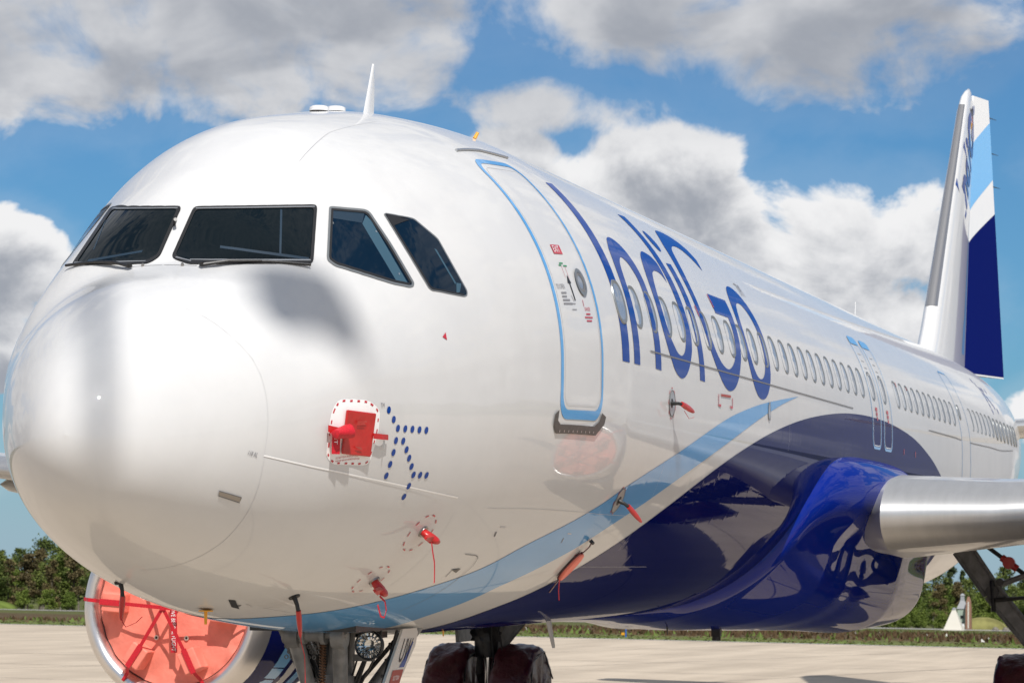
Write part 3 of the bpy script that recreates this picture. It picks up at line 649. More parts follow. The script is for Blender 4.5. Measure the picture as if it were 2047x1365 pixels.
GLZ_P2 = ([(2.387, 51.63), (2.394, 51.74), (2.401, 51.77), (2.408, 51.75), (2.41, 51.72), (2.417, 51.65), (2.423, 51.56), (2.428, 51.45), (2.531, 49.08), (2.638, 46.91), (2.649, 46.67), (2.658, 46.38), (2.665, 46.06), (2.667, 45.95), (2.671, 45.61), (2.673, 45.24), (2.673, 44.88), (2.664, 42.38), (2.661, 39.91), (2.661, 37.46), (2.661, 36.95), (2.661, 36.43), (2.661, 35.92), (2.662, 33.08), (2.67, 30.24), (2.683, 27.39), (2.683, 27.16), (2.681, 26.93), (2.676, 26.72), (2.673, 26.65), (2.666, 26.49), (2.657, 26.4), (2.645, 26.4), (2.638, 26.42), (2.625, 26.49), (2.612, 26.59), (2.601, 26.74), (2.486, 28.51), (2.466, 28.84), (2.446, 29.2), (2.427, 29.56), (2.319, 31.68), (2.216, 33.97), (2.123, 36.48), (2.041, 39.2), (2.029, 39.7), (2.02, 40.26), (2.014, 40.83), (2.007, 41.76), (2.006, 42.09), (2.008, 42.42), (2.013, 42.72), (2.016, 42.82), (2.023, 43.1), (2.031, 43.38), (2.04, 43.63), (2.12, 45.65), (2.205, 47.63), (2.294, 49.61)],
          [(2.398, 51.16), (2.4, 51.18), (2.401, 51.19), (2.403, 51.19), (2.403, 51.18), (2.405, 51.17), (2.406, 51.14), (2.407, 51.12), (2.512, 48.71), (2.621, 46.5), (2.63, 46.3), (2.637, 46.07), (2.643, 45.81), (2.644, 45.72), (2.648, 45.44), (2.65, 45.14), (2.649, 44.84), (2.641, 42.31), (2.637, 39.81), (2.637, 37.33), (2.637, 36.89), (2.637, 36.44), (2.637, 36), (2.638, 33.11), (2.645, 30.21), (2.658, 27.31), (2.658, 27.21), (2.657, 27.12), (2.655, 27.04), (2.654, 27.01), (2.651, 26.95), (2.648, 26.91), (2.643, 26.91), (2.637, 26.93), (2.631, 26.96), (2.624, 27.02), (2.618, 27.1), (2.498, 28.97), (2.481, 29.26), (2.464, 29.56), (2.448, 29.87), (2.34, 32.01), (2.236, 34.3), (2.142, 36.81), (2.059, 39.53), (2.049, 39.96), (2.041, 40.44), (2.036, 40.92), (2.029, 41.77), (2.028, 42.02), (2.03, 42.27), (2.034, 42.49), (2.035, 42.57), (2.041, 42.78), (2.047, 42.99), (2.054, 43.17), (2.133, 45.19), (2.218, 47.17), (2.306, 49.15)],
          [(2.399, 50.55), (2.401, 50.61), (2.401, 50.65), (2.398, 50.69), (2.397, 50.7), (2.395, 50.71), (2.394, 50.7), (2.396, 50.65), (2.499, 48.29), (2.605, 46.14), (2.613, 45.98), (2.619, 45.79), (2.623, 45.58), (2.624, 45.51), (2.627, 45.29), (2.629, 45.05), (2.628, 44.81), (2.62, 42.28), (2.616, 39.79), (2.616, 37.31), (2.616, 36.87), (2.616, 36.42), (2.616, 35.98), (2.616, 33.11), (2.623, 30.23), (2.636, 27.33), (2.636, 27.31), (2.636, 27.31), (2.637, 27.33), (2.638, 27.35), (2.638, 27.37), (2.638, 27.38), (2.637, 27.38), (2.637, 27.38), (2.636, 27.39), (2.635, 27.4), (2.634, 27.41), (2.513, 29.31), (2.496, 29.6), (2.479, 29.91), (2.463, 30.22), (2.358, 32.34), (2.255, 34.59), (2.161, 37.06), (2.078, 39.73), (2.068, 40.16), (2.06, 40.63), (2.054, 41.11), (2.049, 41.79), (2.048, 41.96), (2.049, 42.13), (2.052, 42.29), (2.053, 42.35), (2.057, 42.5), (2.061, 42.64), (2.066, 42.78), (2.171, 45.38), (2.282, 47.95)])
GLZ_P3 = ([(2.775, 43.37), (2.777, 43.49), (2.781, 43.57), (2.787, 43.6), (2.79, 43.6), (2.797, 43.59), (2.803, 43.55), (2.808, 43.48), (2.909, 41.86), (3.024, 40.43), (3.042, 40.19), (3.057, 39.88), (3.067, 39.53), (3.122, 37.13), (3.185, 34.79), (3.193, 34.41), (3.199, 34.01), (3.201, 33.6), (3.21, 30.7), (3.228, 27.83), (3.255, 24.99), (3.289, 22.17), (3.292, 21.89), (3.292, 21.6), (3.289, 21.32), (3.286, 21.12), (3.281, 20.93), (3.273, 20.79), (3.261, 20.71), (3.256, 20.69), (3.243, 20.65), (3.229, 20.67), (3.217, 20.74), (3.032, 22.13), (2.861, 23.7), (2.848, 23.87), (2.838, 24.07), (2.829, 24.3), (2.827, 24.39), (2.82, 24.64), (2.815, 24.91), (2.812, 25.18), (2.789, 27.96), (2.773, 30.75), (2.764, 33.54), (2.763, 33.97), (2.762, 34.42), (2.761, 34.85), (2.76, 37.66), (2.764, 40.49)],
          [(2.786, 43.29), (2.787, 43.34), (2.788, 43.37), (2.79, 43.38), (2.791, 43.38), (2.794, 43.38), (2.796, 43.36), (2.798, 43.33), (2.897, 41.7), (3.012, 40.25), (3.03, 40.01), (3.044, 39.71), (3.054, 39.36), (3.109, 37), (3.17, 34.69), (3.179, 34.32), (3.185, 33.92), (3.187, 33.5), (3.196, 30.61), (3.214, 27.75), (3.241, 24.91), (3.276, 22.08), (3.278, 21.85), (3.278, 21.62), (3.276, 21.39), (3.273, 21.19), (3.27, 21.06), (3.263, 20.96), (3.255, 20.9), (3.252, 20.89), (3.242, 20.87), (3.233, 20.88), (3.224, 20.92), (3.04, 22.32), (2.868, 23.88), (2.857, 24.03), (2.847, 24.21), (2.839, 24.42), (2.837, 24.49), (2.831, 24.72), (2.827, 24.96), (2.824, 25.2), (2.801, 27.98), (2.785, 30.77), (2.775, 33.56), (2.774, 33.99), (2.773, 34.43), (2.773, 34.87), (2.771, 37.65), (2.775, 40.45)],
          [(2.801, 42.92), (2.801, 42.99), (2.799, 43.04), (2.795, 43.05), (2.794, 43.04), (2.791, 43.03), (2.79, 43), (2.792, 42.96), (2.886, 41.4), (2.993, 40), (3.011, 39.75), (3.025, 39.45), (3.036, 39.1), (3.089, 36.8), (3.149, 34.56), (3.158, 34.18), (3.163, 33.78), (3.166, 33.37), (3.176, 30.47), (3.194, 27.61), (3.221, 24.77), (3.256, 21.95), (3.257, 21.8), (3.257, 21.65), (3.256, 21.5), (3.253, 21.3), (3.252, 21.25), (3.25, 21.22), (3.246, 21.2), (3.245, 21.19), (3.242, 21.18), (3.238, 21.19), (3.235, 21.2), (3.051, 22.6), (2.878, 24.15), (2.869, 24.27), (2.861, 24.42), (2.855, 24.59), (2.853, 24.65), (2.848, 24.84), (2.844, 25.04), (2.842, 25.24), (2.818, 28.02), (2.802, 30.8), (2.792, 33.59), (2.791, 34.02), (2.79, 34.46), (2.789, 34.89), (2.788, 37.54), (2.791, 40.22)])
REVEAL = ([(2.618, 45.34), (2.627, 43.71), (2.612, 41.01), (2.603, 38.34), (2.598, 35.68), (2.598, 33.03), (2.604, 30.37), (2.615, 27.7), (2.511, 29.25), (2.504, 31.74), (2.502, 34.22), (2.503, 36.69), (2.509, 39.17), (2.519, 41.66), (2.534, 44.15)], [(2.33, 49.56), (2.306, 48.01), (2.277, 48.31)], [(3.085, 32.35), (3.107, 31.95), (3.123, 29.26), (3.146, 26.6), (3.177, 23.95), (3.159, 23.66), (3.126, 26.54), (3.101, 29.43)], [(3.182, 23.93), (3.242, 23.5), (3.191, 21.89), (3.135, 21.67)], [(2.398, 51.08), (2.475, 49.33), (2.553, 47.71), (2.633, 46.19), (2.539, 44.31), (2.433, 46.76), (2.33, 49.43)])
INNER_P = ([(2.078, 60.29), (2.049, 59.67), (2.02, 59.04), (1.992, 58.41), (1.965, 57.78), (1.938, 57.15), (1.912, 56.51), (1.886, 55.88), (1.862, 55.28), (1.839, 54.71), (1.817, 54.17), (1.796, 53.63), (1.775, 53.11)], [(1.662, 71.69), (1.669, 69.22), (1.679, 66.82), (1.69, 64.47), (1.703, 62.17), (1.718, 59.92), (1.735, 57.73), (1.755, 55.59), (1.776, 53.51), (1.801, 51.5), (1.828, 49.57), (1.858, 47.74), (1.893, 46.03)])
INNER_S = ([(2.138, 55.34), (2.097, 55.61), (2.06, 55.84), (2.026, 56.02), (1.993, 56.16), (1.963, 56.27), (1.934, 56.35), (1.906, 56.4), (1.88, 56.42), (1.857, 56.42), (1.836, 56.41), (1.817, 56.38), (1.798, 56.34)], [(1.732, 55.35), (1.711, 57.37), (1.694, 59.35), (1.679, 61.28), (1.666, 63.17), (1.655, 65.04), (1.645, 66.87), (1.638, 68.67), (1.631, 70.45), (1.626, 72.21), (1.622, 73.95), (1.62, 75.68), (1.618, 77.39)])
PLATE = [(1.569, -1.94), (1.589, 0.5), (1.616, 1.18), (1.649, 0.24), (1.697, -1.83), (1.747, -2.93), (1.799, -3.4), (1.838, -3.79), (1.878, -4.34), (1.917, -5.01), (1.937, -5.41), (1.97, -6.21), (1.991, -7.16), (1.998, -8.21), (2, -9.54), (2.003, -10.87), (2.005, -12), (2.004, -13.16), (2.001, -14.28), (1.997, -15.67), (1.995, -17.07), (1.994, -18.47), (1.994, -19.89), (1.987, -20.85), (1.963, -21.48), (1.923, -21.72), (1.869, -21.74), (1.817, -21.66), (1.767, -21.49), (1.718, -21.26), (1.671, -21), (1.643, -20.71), (1.616, -20.18), (1.592, -19.43), (1.584, -19.14), (1.564, -18.25), (1.549, -17.31), (1.542, -16.35), (1.536, -14.62), (1.53, -12.91), (1.528, -11.59), (1.527, -10.25), (1.527, -8.97), (1.529, -7.45), (1.533, -5.95), (1.538, -4.78), (1.548, -3.69), (1.563, -2.75)]
DASH = [(1.579, -2.88), (1.597, -1.35), (1.622, -0.68), (1.652, -1.46), (1.68, -2.64), (1.709, -2.96), (1.738, -3.27), (1.768, -3.57), (1.798, -3.83), (1.835, -4.19), (1.872, -4.71), (1.907, -5.34), (1.924, -5.68), (1.954, -6.42), (1.973, -7.3), (1.98, -8.28), (1.981, -9.16), (1.982, -10.05), (1.984, -10.94), (1.986, -11.99), (1.986, -13.06), (1.983, -14.09), (1.98, -15), (1.978, -15.92), (1.976, -16.83), (1.975, -17.75), (1.975, -18.68), (1.975, -19.61), (1.968, -20.5), (1.946, -21.07), (1.91, -21.29), (1.877, -21.29), (1.845, -21.26), (1.814, -21.19), (1.784, -21.09), (1.754, -20.97), (1.725, -20.82), (1.696, -20.67), (1.668, -20.5), (1.644, -20.25), (1.621, -19.79), (1.599, -19.13), (1.593, -18.88), (1.575, -18.12), (1.563, -17.3), (1.557, -16.47), (1.552, -15.28), (1.548, -14.09), (1.544, -12.91), (1.542, -11.7), (1.541, -10.46), (1.541, -9.28), (1.542, -8.2), (1.544, -7.13), (1.546, -6.07), (1.551, -5.01), (1.561, -4.01), (1.574, -3.15)]
TRIM_P = ([(1.874, 85.35), (1.878, 81.37), (1.887, 77.9), (1.903, 74.77), (1.924, 71.89), (1.951, 69.2), (1.983, 66.67), (2.021, 64.28), (2.063, 62.02), (2.111, 59.88), (2.165, 57.87), (2.224, 55.98), (2.29, 54.22)], [(1.533, 80.05), (1.545, 76.52), (1.56, 73.17), (1.58, 69.94), (1.601, 66.81), (1.625, 63.76), (1.652, 60.79), (1.681, 57.91), (1.714, 55.11), (1.75, 52.43), (1.791, 49.89), (1.837, 47.53), (1.891, 45.4)], [(1.549, 86.04), (1.546, 85.44), (1.543, 84.85), (1.541, 84.27), (1.538, 83.7), (1.535, 83.14), (1.533, 82.58), (1.53, 82.03), (1.528, 81.49), (1.526, 80.95), (1.524, 80.42), (1.521, 79.9), (1.52, 79.38)])
TRIM_S = ([(2.275, 55.63), (2.16, 59.11), (2.089, 61.97), (2.037, 64.54), (1.998, 66.95), (1.967, 69.25), (1.942, 71.49), (1.922, 73.68), (1.907, 75.85), (1.896, 78.01), (1.888, 80.19), (1.883, 82.41), (1.88, 84.74)], [(1.813, 49.18), (1.759, 52.26), (1.718, 55.16), (1.684, 57.95), (1.655, 60.67), (1.63, 63.34), (1.608, 65.96), (1.588, 68.55), (1.57, 71.11), (1.555, 73.64), (1.541, 76.16), (1.53, 78.66), (1.522, 81.14)])
def pane_parts(t, side, loops, mats, offs, glass, goff=.0035):
    """concentric frames (outer to inner) and the pane they hold"""
    for k in range(len(loops)-1): decal(('window_rim', 'window_seal')[k if len(loops) > 2 else 1], [loops[k], loops[k+1]], mats[k], t, offs[k], side)
    decal('window_glass', [loops[-2]], glass, t, goff, side)
for sd, G, TR in ((-1, GLZ_P1, TRIM_P), (1, GLZ_S1, TRIM_S)):
    t = empty('cockpit_window', parent=PLANE); pane_parts(t, sd, G, [M['seal']], [.0085], M['glass'])
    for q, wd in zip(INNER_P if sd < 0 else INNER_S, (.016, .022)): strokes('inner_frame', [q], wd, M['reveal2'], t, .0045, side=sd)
    for k, q in enumerate(TR): strokes('retainer_strip', [q], .010 if k < 2 else .012, M['rim'], t, .0105, side=sd)
for sd in (-1, 1):
    sh = .16 if sd > 0 else 0.0; SH = lambda lp: [(a+sh, d) for a, d in lp]
    t = empty('cockpit_window', parent=PLANE); pane_parts(t, sd, [SH(q) for q in GLZ_P2], [M['winring'], M['seal']], [.005, .0075], M['sideglass'])
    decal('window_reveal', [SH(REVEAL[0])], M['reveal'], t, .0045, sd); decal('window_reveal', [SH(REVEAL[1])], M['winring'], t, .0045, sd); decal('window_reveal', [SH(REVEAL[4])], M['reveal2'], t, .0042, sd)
    for x, d in ((2.405, 31.2), (2.60, 41.0), (2.575, 30.3)): decal('window_latch', [disc_loop(x, d, .008, 8)], M['rim'], t, .0055, sd)
    t = empty('cockpit_window', parent=PLANE); pane_parts(t, sd, [SH(q) for q in GLZ_P3], [M['winring'], M['seal']], [.005, .0075], M['sideglass'])
    decal('window_reveal', [SH(REVEAL[2])], M['reveal'], t, .0045, sd); decal('window_reveal', [SH(REVEAL[3])], M['reveal'], t, .0045, sd)
# windscreen wipers lying along the sill, with the sill groove and its two bolts
for sd in (-1, 1):
    w = empty('wiper', parent=PLANE)
    A = hull(np.array([1.492]), np.array([R_(74.4)]), sd, .022)[0]; B = hull(np.array([1.856]), np.array([R_(44.3)]), sd, .022)[0]
    if sd > 0: A = hull(np.array([1.47]), np.array([R_(76.8)]), sd, .022)[0]; B = hull(np.array([1.84]), np.array([R_(46.3)]), sd, .022)[0]
    A, B = Vector(A), Vector(B); L = [A.lerp(B, t)+Vector((-.006, 0, .02*math.sin(PI*t))) for t in (0, .2, .4, .6, .8, 1)]
    m = MB(); m.tube(L, .010, 8); m.build('wiper_blade', M['black'], w)
    m = MB(); m.tube([A+Vector((-.02, 0, -.008)), A.lerp(B, .25)+Vector((-.018, 0, .02)), A.lerp(B, .55)+Vector((-.012, 0, .022))], [.013, .010, .008], 8); m.build('wiper_arm', M['black'], w)
    m = MB(); m.lathe([(0, .0), (.0, .019), (.028, .016), (.03, 0)], A+Vector((-.01, 0, -.012)), (-.5, 0, .8), 12); m.build('wiper_pivot', M['seal'], w)
    m = MB()
    for q in ((1.468, 81.5),) if sd < 0 else ((1.472, 81.2),): m.lathe([(0, 0), (0, .011), (.018, .009), (.02, 0)], hull(np.array([q[0]]), np.array([R_(q[1])]), sd, .0)[0], (-.6, 0, .8), 10)
    m.build('sill_bolt', M['clamp'], PLANE)
strokes('sill_groove', [[(1.485, 76.5), (1.472, 81), (1.468, 85), (1.468, 89.5)]], .004, M['seam'], PLANE, .003)
strokes('sill_groove', [[(1.485, 76.5), (1.472, 81), (1.468, 85), (1.468, 89.5)]], .004, M['seam'], PLANE, .003, side=1)
m = MB(); c = hull(np.array([1.769]), np.array([R_(86.2)]), 1, .0)[0]; m.tube([c, Vector(c)+Vector((-.07, -.035, .03))], [.008, .013], 8); m.build('ice_probe', M['black'], PLANE)

# --- antennas and small fittings on the skin
def blade(name, base, up, fwd, h, c0, c1, th, mat, sweep=.0):
    base, up, fwd = Vector(base), Vector(up).normalized(), Vector(fwd).normalized(); sdv = up.cross(fwd)
    secs = []
    for t, c, off in ((-.06, c0*1.15, 0), (0, c0*1.05, 0), (.06, c0, sweep*.06), (.94, c1, sweep*.94), (1, c1*.7, sweep)):
        o_ = base+up*h*t-fwd*(off); secs.append([o_+fwd*(c*(.5-q))+sdv*th*(.6 if t > .9 else 1)*w_ for q, w_ in ((0, 0), (.15, .8), (.4, 1), (1, .1), (1, -.1), (.4, -1), (.15, -.8))])
    m = MB(); m.loft(secs); return m.build(name, mat, PLANE)
bp_ = hull(np.array([5.06]), np.array([R_(84)]), -1)[0]
blade('blade_antenna', (5.02, -.20, 1.875), (.25, 0, 1), (-1, 0, 0), .43, .24, .075, .016, M['tailwhite'], sweep=.0)
for x in (4.45, 4.83):
    m = MB(); m.lathe([(0, .075), (.028, .075), (.038, .06), (.04, 0)], (x, 0, float(sect(np.array(x))[0])), (0, 0, 1), 20); m.build('puck_antenna', M['tailwhite'], PLANE)
m = MB(); p0 = hull(np.array([6.22]), np.array([R_(69.8)]), -1, .0)[0]; m.tube([p0, Vector(p0)+Vector((.02, -.02, .05))], [.016, .014], 8); m.build('amber_stub', M['yellow'], PLANE)
blade('blade_antenna', (29.1, 0, 1.97), (.12, 0, 1), (-1, 0, 0), .42, .14, .06, .014, M['tailwhite'])
# under the belly
blade('drain_mast', (9.70, -.40, -2.09), (.75, 0, -1), (-1, 0, 0), .36, .17, .10, .022, M['drain'])
blade('amber_antenna', (6.80, -.30, -2.12), (.15, 0, -1), (-1, 0, 0), .07, .05, .03, .008, M['yellow'])
m = MB(); m.lathe([(0, .05), (.008, .05), (.010, .0)], (2.20, -.05, -1.895), (0, 0, -1), 20); m.tube([(2.2, -.05, -1.90), (2.2, -.05, -1.99)], [.013, .010], 8); m.build('amber_drain', M['yellow'], PLANE)
blade('belly_antenna', (15.2, -.25, -2.30), (.1, 0, -1), (-1, 0, 0), .10, .06, .03, .010, M['seal'])
m = MB(); m.box((16.6, -.5, -2.40), (.10, .10, .10)); m.tube([(16.6, -.5, -2.42), (16.6, -.5, -2.50)], .05, 12); m.build('beacon_lamp', M['seal'], PLANE)
decal('slot_panel', [[(.80, -32.2), (.985, -33.6), (.995, -36.0), (.815, -34.6)]], M['clamp'], PLANE, .004)
strokes('slot_edge', [[(.80, -32.2), (.985, -33.6), (.995, -36.0), (.815, -34.6)]], .006, M['seam'], PLANE, .006, True)
decal('red_arrowhead', [[(2.82, 13.3), (2.87, 14.1), (2.87, 12.3)]], M['red'], PLANE, .004)
for x, d in ((4.33, -37.5), (5.9, -38.6), (2.2, -78)):
    strokes('vent_slot', [[(x, d), (x+.03, d-1.3)]], .018, M['seam'], PLANE); 
    strokes('vent_mark', [[(x+.02, d+1.3), (x+.12, d+1.2)]], .010, M['seamlight'], PLANE)
strokes('access_seam', [[(4.074, -44.0), (4.284, -44.3), (4.345, -44.6), (4.38, -45.2), (4.424, -47.5), (4.40, -54.3), (4.35, -59.5), (4.25, -66)]], .006, M['seam'], PLANE, .0062)
strokes('access_seam', [[(4.144, -51.5), (4.124, -49.2)]], .008, M['seam'], PLANE)
decal('vent_flap', [[(4.099, -49.0), (4.254, -48.5), (4.244, -50.0)]], M['scuff'], PLANE, .005)
decal('vent_flap', [[(2.0, -78), (2.06, -77), (2.3, -80), (2.2, -80.6)]], M['seal'], PLANE, .005)
strokes('access_seam', [[(2.45, -75.5), (2.8, -74.5), (2.86, -76.5)]], .005, M['seamlight'], PLANE)

# static-port panel: pale plate framed by red dashes
decal('static_plate', [PLATE], M['whiteline'], PLANE, .0025)
def dashes(name, loop, on, off_, width, mat, off=.0045, phase=0.0):
    bm = bmesh.new(); P = list(loop)+[loop[0]]; d = phase; cur = []
    for i in range(len(P)-1):
        a, b = P[i], P[i+1]; sx, sp = metric(a[0], a[1]); L = math.hypot((b[0]-a[0])*sx, R_(b[1]-a[1])*sp); k = max(1, int(L/.006))
        for j in range(k):
            q = (a[0]+(b[0]-a[0])*j/k, a[1]+(b[1]-a[1])*j/k)
            if d % (on+off_) < on: cur.append(q)
            elif cur:
                if len(cur) > 1: stroke_bm(bm, [cur[0], cur[len(cur)//2], cur[-1]], width)
                cur = []
            d += L/k
    return skin_object(name, bm, mat, PLANE, off, -1)
dashes('red_dashes', DASH, .034, .040, .013, M['red'])
skin_text('stencil', 'DO NOT PLUG OR DEFORM HOLES', 1.64, -19.2, .020, M['red'], PLANE, .72); skin_text('stencil', 'INDICATED AREA MUST BE SMOOTH AND CLEAN', 1.645, -20.1, .0165, M['red'], PLANE, .66)
# dashed rings round the probes
for x, d, ra, rb, tl in ((3.09, -38.5, .155, .155, 0), (3.03, -54.6, .15, .15, 0), (7.855, -3.7, .13, .13, 0), (6.82, -28.2, .12, .12, 0)):
    dashes('red_dashes', disc_loop(x, d, ra, 40), .045, .050, .011, M['red'])
    if x > 6: decal('probe_plate', [disc_loop(x, d, .11, 28)], M['rim'], PLANE, .006); strokes('plate_edge', [disc_loop(x, d, .108, 28)], .010, M['seam'], PLANE, .0075, True)
dashes('red_dashes', disc_loop(6.66, -41.5, .10, 40), .035, .055, .009, M['red'])

# --- belly fairing round the wing roots
def make_fairing():
    TOPX = [8.8, 11.5, 13.0, 14.0, 14.45, 14.62, 14.75, 14.95, 15.38, 15.75, 16.5, 17.6, 19.07, 20.4, 21.45, 23, 24.4, 26.5]
    TOPD = [-90, -84, -80, -72, -56, -43, -34, -24, -15.5, -12.0, -9.2, -8.4, -8.5, -11, -15.9, -28, -50, -88]
    xs = np.concatenate([np.linspace(8.8, 13.8, 24), np.linspace(13.95, 16.5, 60), np.linspace(16.6, 24.4, 60), np.linspace(24.6, 26.5, 14)])
    nph = 110; V = []
    for x in xs:
        top = float(pchip(TOPX, TOPD, x)); sj = np.linspace(0, 1, nph); ph = np.radians(-90+(min(top+3, -3)+90)*(1-(1-sj)**1.6))
        d = top-np.degrees(ph)                                    # degrees below the upper edge
        B_side = float(np.interp(x, [8.8, 12.5, 14.2, 14.8, 15.4, 16.1, 17.0, 18.0, 19.5, 22, 24, 26.5], [.0, .015, .05, .13, .27, .43, .53, .56, .56, .46, .26, .0]))
        B_low = float(np.interp(x, [8.8, 11.5, 13.5, 15, 16, 18, 21, 23, 25, 26.5], [.0, .025, .07, .15, .21, .26, .26, .22, .12, 0]))
        deg = np.degrees(ph); k = np.clip((deg+90)/55, 0, 1); k = k*k*(3-2*k)
        B = B_low+(B_side-B_low)*k
        # lower corner swells outwards behind the wing root
        bulge = .42*np.exp(-((deg+50)/17)**2)*float(np.interp(x, [14.5, 17.5, 19.5, 22, 24.5, 26], [0, .35, .85, 1, .5, 0]))
        waist = -.20*np.exp(-((deg+34)/9)**2)*float(np.interp(x, [14.6, 15.6, 16.6, 18, 20], [0, .5, 1, .8, .4]))
        e = np.clip(d/float(np.interp(x, [10, 14.5, 16, 24], [26, 12, 12, 16])), -1, 1); edge = np.where(e > 0, np.sqrt(np.clip(1-(1-e)**2, 0, 1)), e*1.0)
        off = np.where(e > 0, (B+bulge+waist)*edge, -.06*np.minimum(1, -e*4))-.002
        P = hull(np.full(nph, x), ph, -1); Nn = hull_normals(np.full(nph, x), ph, -1); Nn[:, 0] = 0
        Nn /= np.linalg.norm(Nn, axis=1, keepdims=True)
        V.append(P+Nn*off[:, None])
    V = np.array(V); n = len(xs)
    allv = []; fc = []
    full = np.concatenate([V[:, ::-1], (V*np.array([1, -1, 1]))[:, 1:]], axis=1); k = full.shape[1]
    fc = [(i*k+j, (i+1)*k+j, (i+1)*k+j+1, i*k+j+1) for i in range(n-1) for j in range(k-1)]
    m = MB(); m.raw(full.reshape(-1, 3).tolist(), fc)
    o = m.build('belly_fairing', M['cobalt'], PLANE, angle=60)
    return o
FAIR = make_fairing()

# --- wings
def airfoil(n=34, t=.14, camber=.018):
    """closed loop from the trailing edge over the top to the nose and back underneath: (chord fraction, height)"""
    xs = (1-np.cos(np.linspace(0, PI, n)))/2
    yt = 5*t*(.2969*np.sqrt(xs)-.126*xs-.3516*xs**2+.2843*xs**3-.1036*xs**4)
    yc = camber*np.sin(PI*xs)
    up = list(zip(xs[::-1], (yc+yt)[::-1])); lo = list(zip(xs[1:-1], (yc-yt)[1:-1]))
    return up+lo
WING = [(1.7, 17.6, -1.16, 5.0, .14, 3.0), (2.28, 16.55, -1.157, 6.1, .148, 2.7), (2.43, 16.20, -1.155, 6.45, .150, 2.6), (3.6, 16.81, -1.08, 5.55, .142, 1.8), (6.4, 18.27, -.86, 3.95, .122, 1.0), (11, 20.66, -.42, 2.95, .115, .2), (16.6, 23.58, .22, 1.75, .108, -.6), (17.35, 24.1, .40, 1.45, .10, -.6), (17.75, 24.7, .95, 1.15, .09, 0), (18.05, 25.5, 2.2, .62, .08, 0)]
def wing_section(st, side, part):
    y, xl, z, c, t, inc = st; n = 34; af = airfoil(n, t); ci, si = math.cos(R_(inc)), math.sin(R_(inc))
    pts = []
    cutu, cutl = .13, .085
    for i, (a, b) in enumerate(af):
        upper = i < n
        isl = (a <= cutu if upper else a <= cutl)
        pts.append((a, b, isl))
    idx = [i for i, p in enumerate(pts) if p[2]]
    if part == 'slat': sel = pts[idx[0]-1:idx[-1]+2]
    else: sel = pts
    out = []
    for a, b, _ in sel:
        X, Z = (a-.3)*c, b*c
        if part == 'slat': X -= .012; Z *= 1.012
        else: X += .0
        out.append((xl+.3*c+X*ci+Z*si, side*y, z-X*si+Z*ci))
    return out
def make_wing(side):
    t = empty('wing', parent=PLANE)
    m = MB(); m.loft([wing_section(s, side, 'box') for s in WING]); m.build('wing_panel', M['wgrey'], t, angle=50)
    for a, b in ((2, 4), (4, 5), (5, 6)):
        m = MB(); secs = [wing_section(WING[i], side, 'slat') for i in range(a, b+1)]; m.loft(secs, closed=False)
        o = m.build('slat', M['alu'], t, angle=50)
        b_ = 0
    # inboard slat end cap and its rounded closing seam
    s = wing_section(WING[2], side, 'slat'); m = MB(); c = Vector(s[len(s)//2])+Vector((.55, 0, 0)); m.raw(s+[tuple(c)], [(i, i+1, len(s)) for i in range(len(s)-1)]); m.build('slat_end', M['tailwhite'], t, smooth=False)
    for yf in (4.6, 7.4, 11.2, 13.6):                                   # flap-track fairings
        i = np.interp(yf, [w[0] for w in WING[2:7]], [w[1] for w in WING[2:7]]); c = np.interp(yf, [w[0] for w in WING[2:7]], [w[3] for w in WING[2:7]]); z = np.interp(yf, [w[0] for w in WING[2:7]], [w[2] for w in WING[2:7]])
        m = MB(); L = c*.75
        m.lathe([(0, .01), (.15*L, .10), (.45*L, .17), (.75*L, .14), (L, .02)], (i+c*.52, side*yf, z-.25), (1, 0, .02), 16); m.build('flap_track_fairing', M['wgrey'], t)
    return t
for sd in (-1, 1): make_wing(sd)

# --- fin, rudder, tailplane
def fin_sec(z, c_scale=1.0):
    t = (z-2.18)/(7.81-2.18); xl = 36.62+(42.30-36.62)*t; xh = 41.02+(43.25-41.02)*t; return xl, xh
def half_th(z): return .27+(.11-.27)*(z-1.5)/6.3
def make_fin():
    secs = []
    for z in (1.2, 1.9, 2.2, 2.6, 3.2, 4.2, 5.2, 6.2, 7.2, 7.55, 7.72, 7.81):
        xl, xh = fin_sec(z); th = half_th(z)
        if z < 2.5: xl -= (2.5-z)*.3
        if z > 7.2: e = (z-7.2)/.61; xl += .55*e**3; th *= math.sqrt(max(.02, 1-e**2*.97))
        c = xh-xl; L = []
        for q, w_ in ((0, 0), (.004, .17), (.015, .34), (.04, .52), (.09, .70), (.17, .85), (.30, .97), (.45, 1), (.65, .93), (.85, .80), (1, .66)): L.append((xl+c*q, w_*th, z))
        secs.append([(x, -y, zz) for x, y, zz in L]+[(x, y, zz) for x, y, zz in L[::-1][:-1]])
    m = MB(); m.loft(secs); f = m.build('fin', M['tailwhite'], PLANE, angle=50)
    # metal leading edge
    secs = []
    for z in np.linspace(3.0, 7.35, 14):
        xl, xh = fin_sec(z); th = half_th(z); c = xh-xl; xl += .04*((z-7.2)/.61)**3 if z > 7.2 else 0
        L = [(xl-.008+c*q, w_*th*1.03+.002, z) for q, w_ in ((0, 0), (.004, .17), (.015, .34), (.035, .48))]
        secs.append([(x, -y, zz) for x, y, zz in L[::-1]]+[(x, y, zz) for x, y, zz in L[1:]])
    m = MB(); m.loft(secs, closed=False); m.build('fin_leading_edge', M['finedge'], PLANE)
    def side_pt(x, z, off=.004):
        xl, xh = fin_sec(z); q = min(max((x-xl)/(xh-xl), 0), 1)
        w_ = np.interp(q, [0, .004, .015, .04, .09, .17, .30, .45, .65, .85, 1], [0, .17, .34, .52, .70, .85, .97, 1, .93, .80, .66]); return (x, -half_th(z)*w_-off, z)
    return side_pt
FINPT = make_fin()
RUD = R_(20.5)
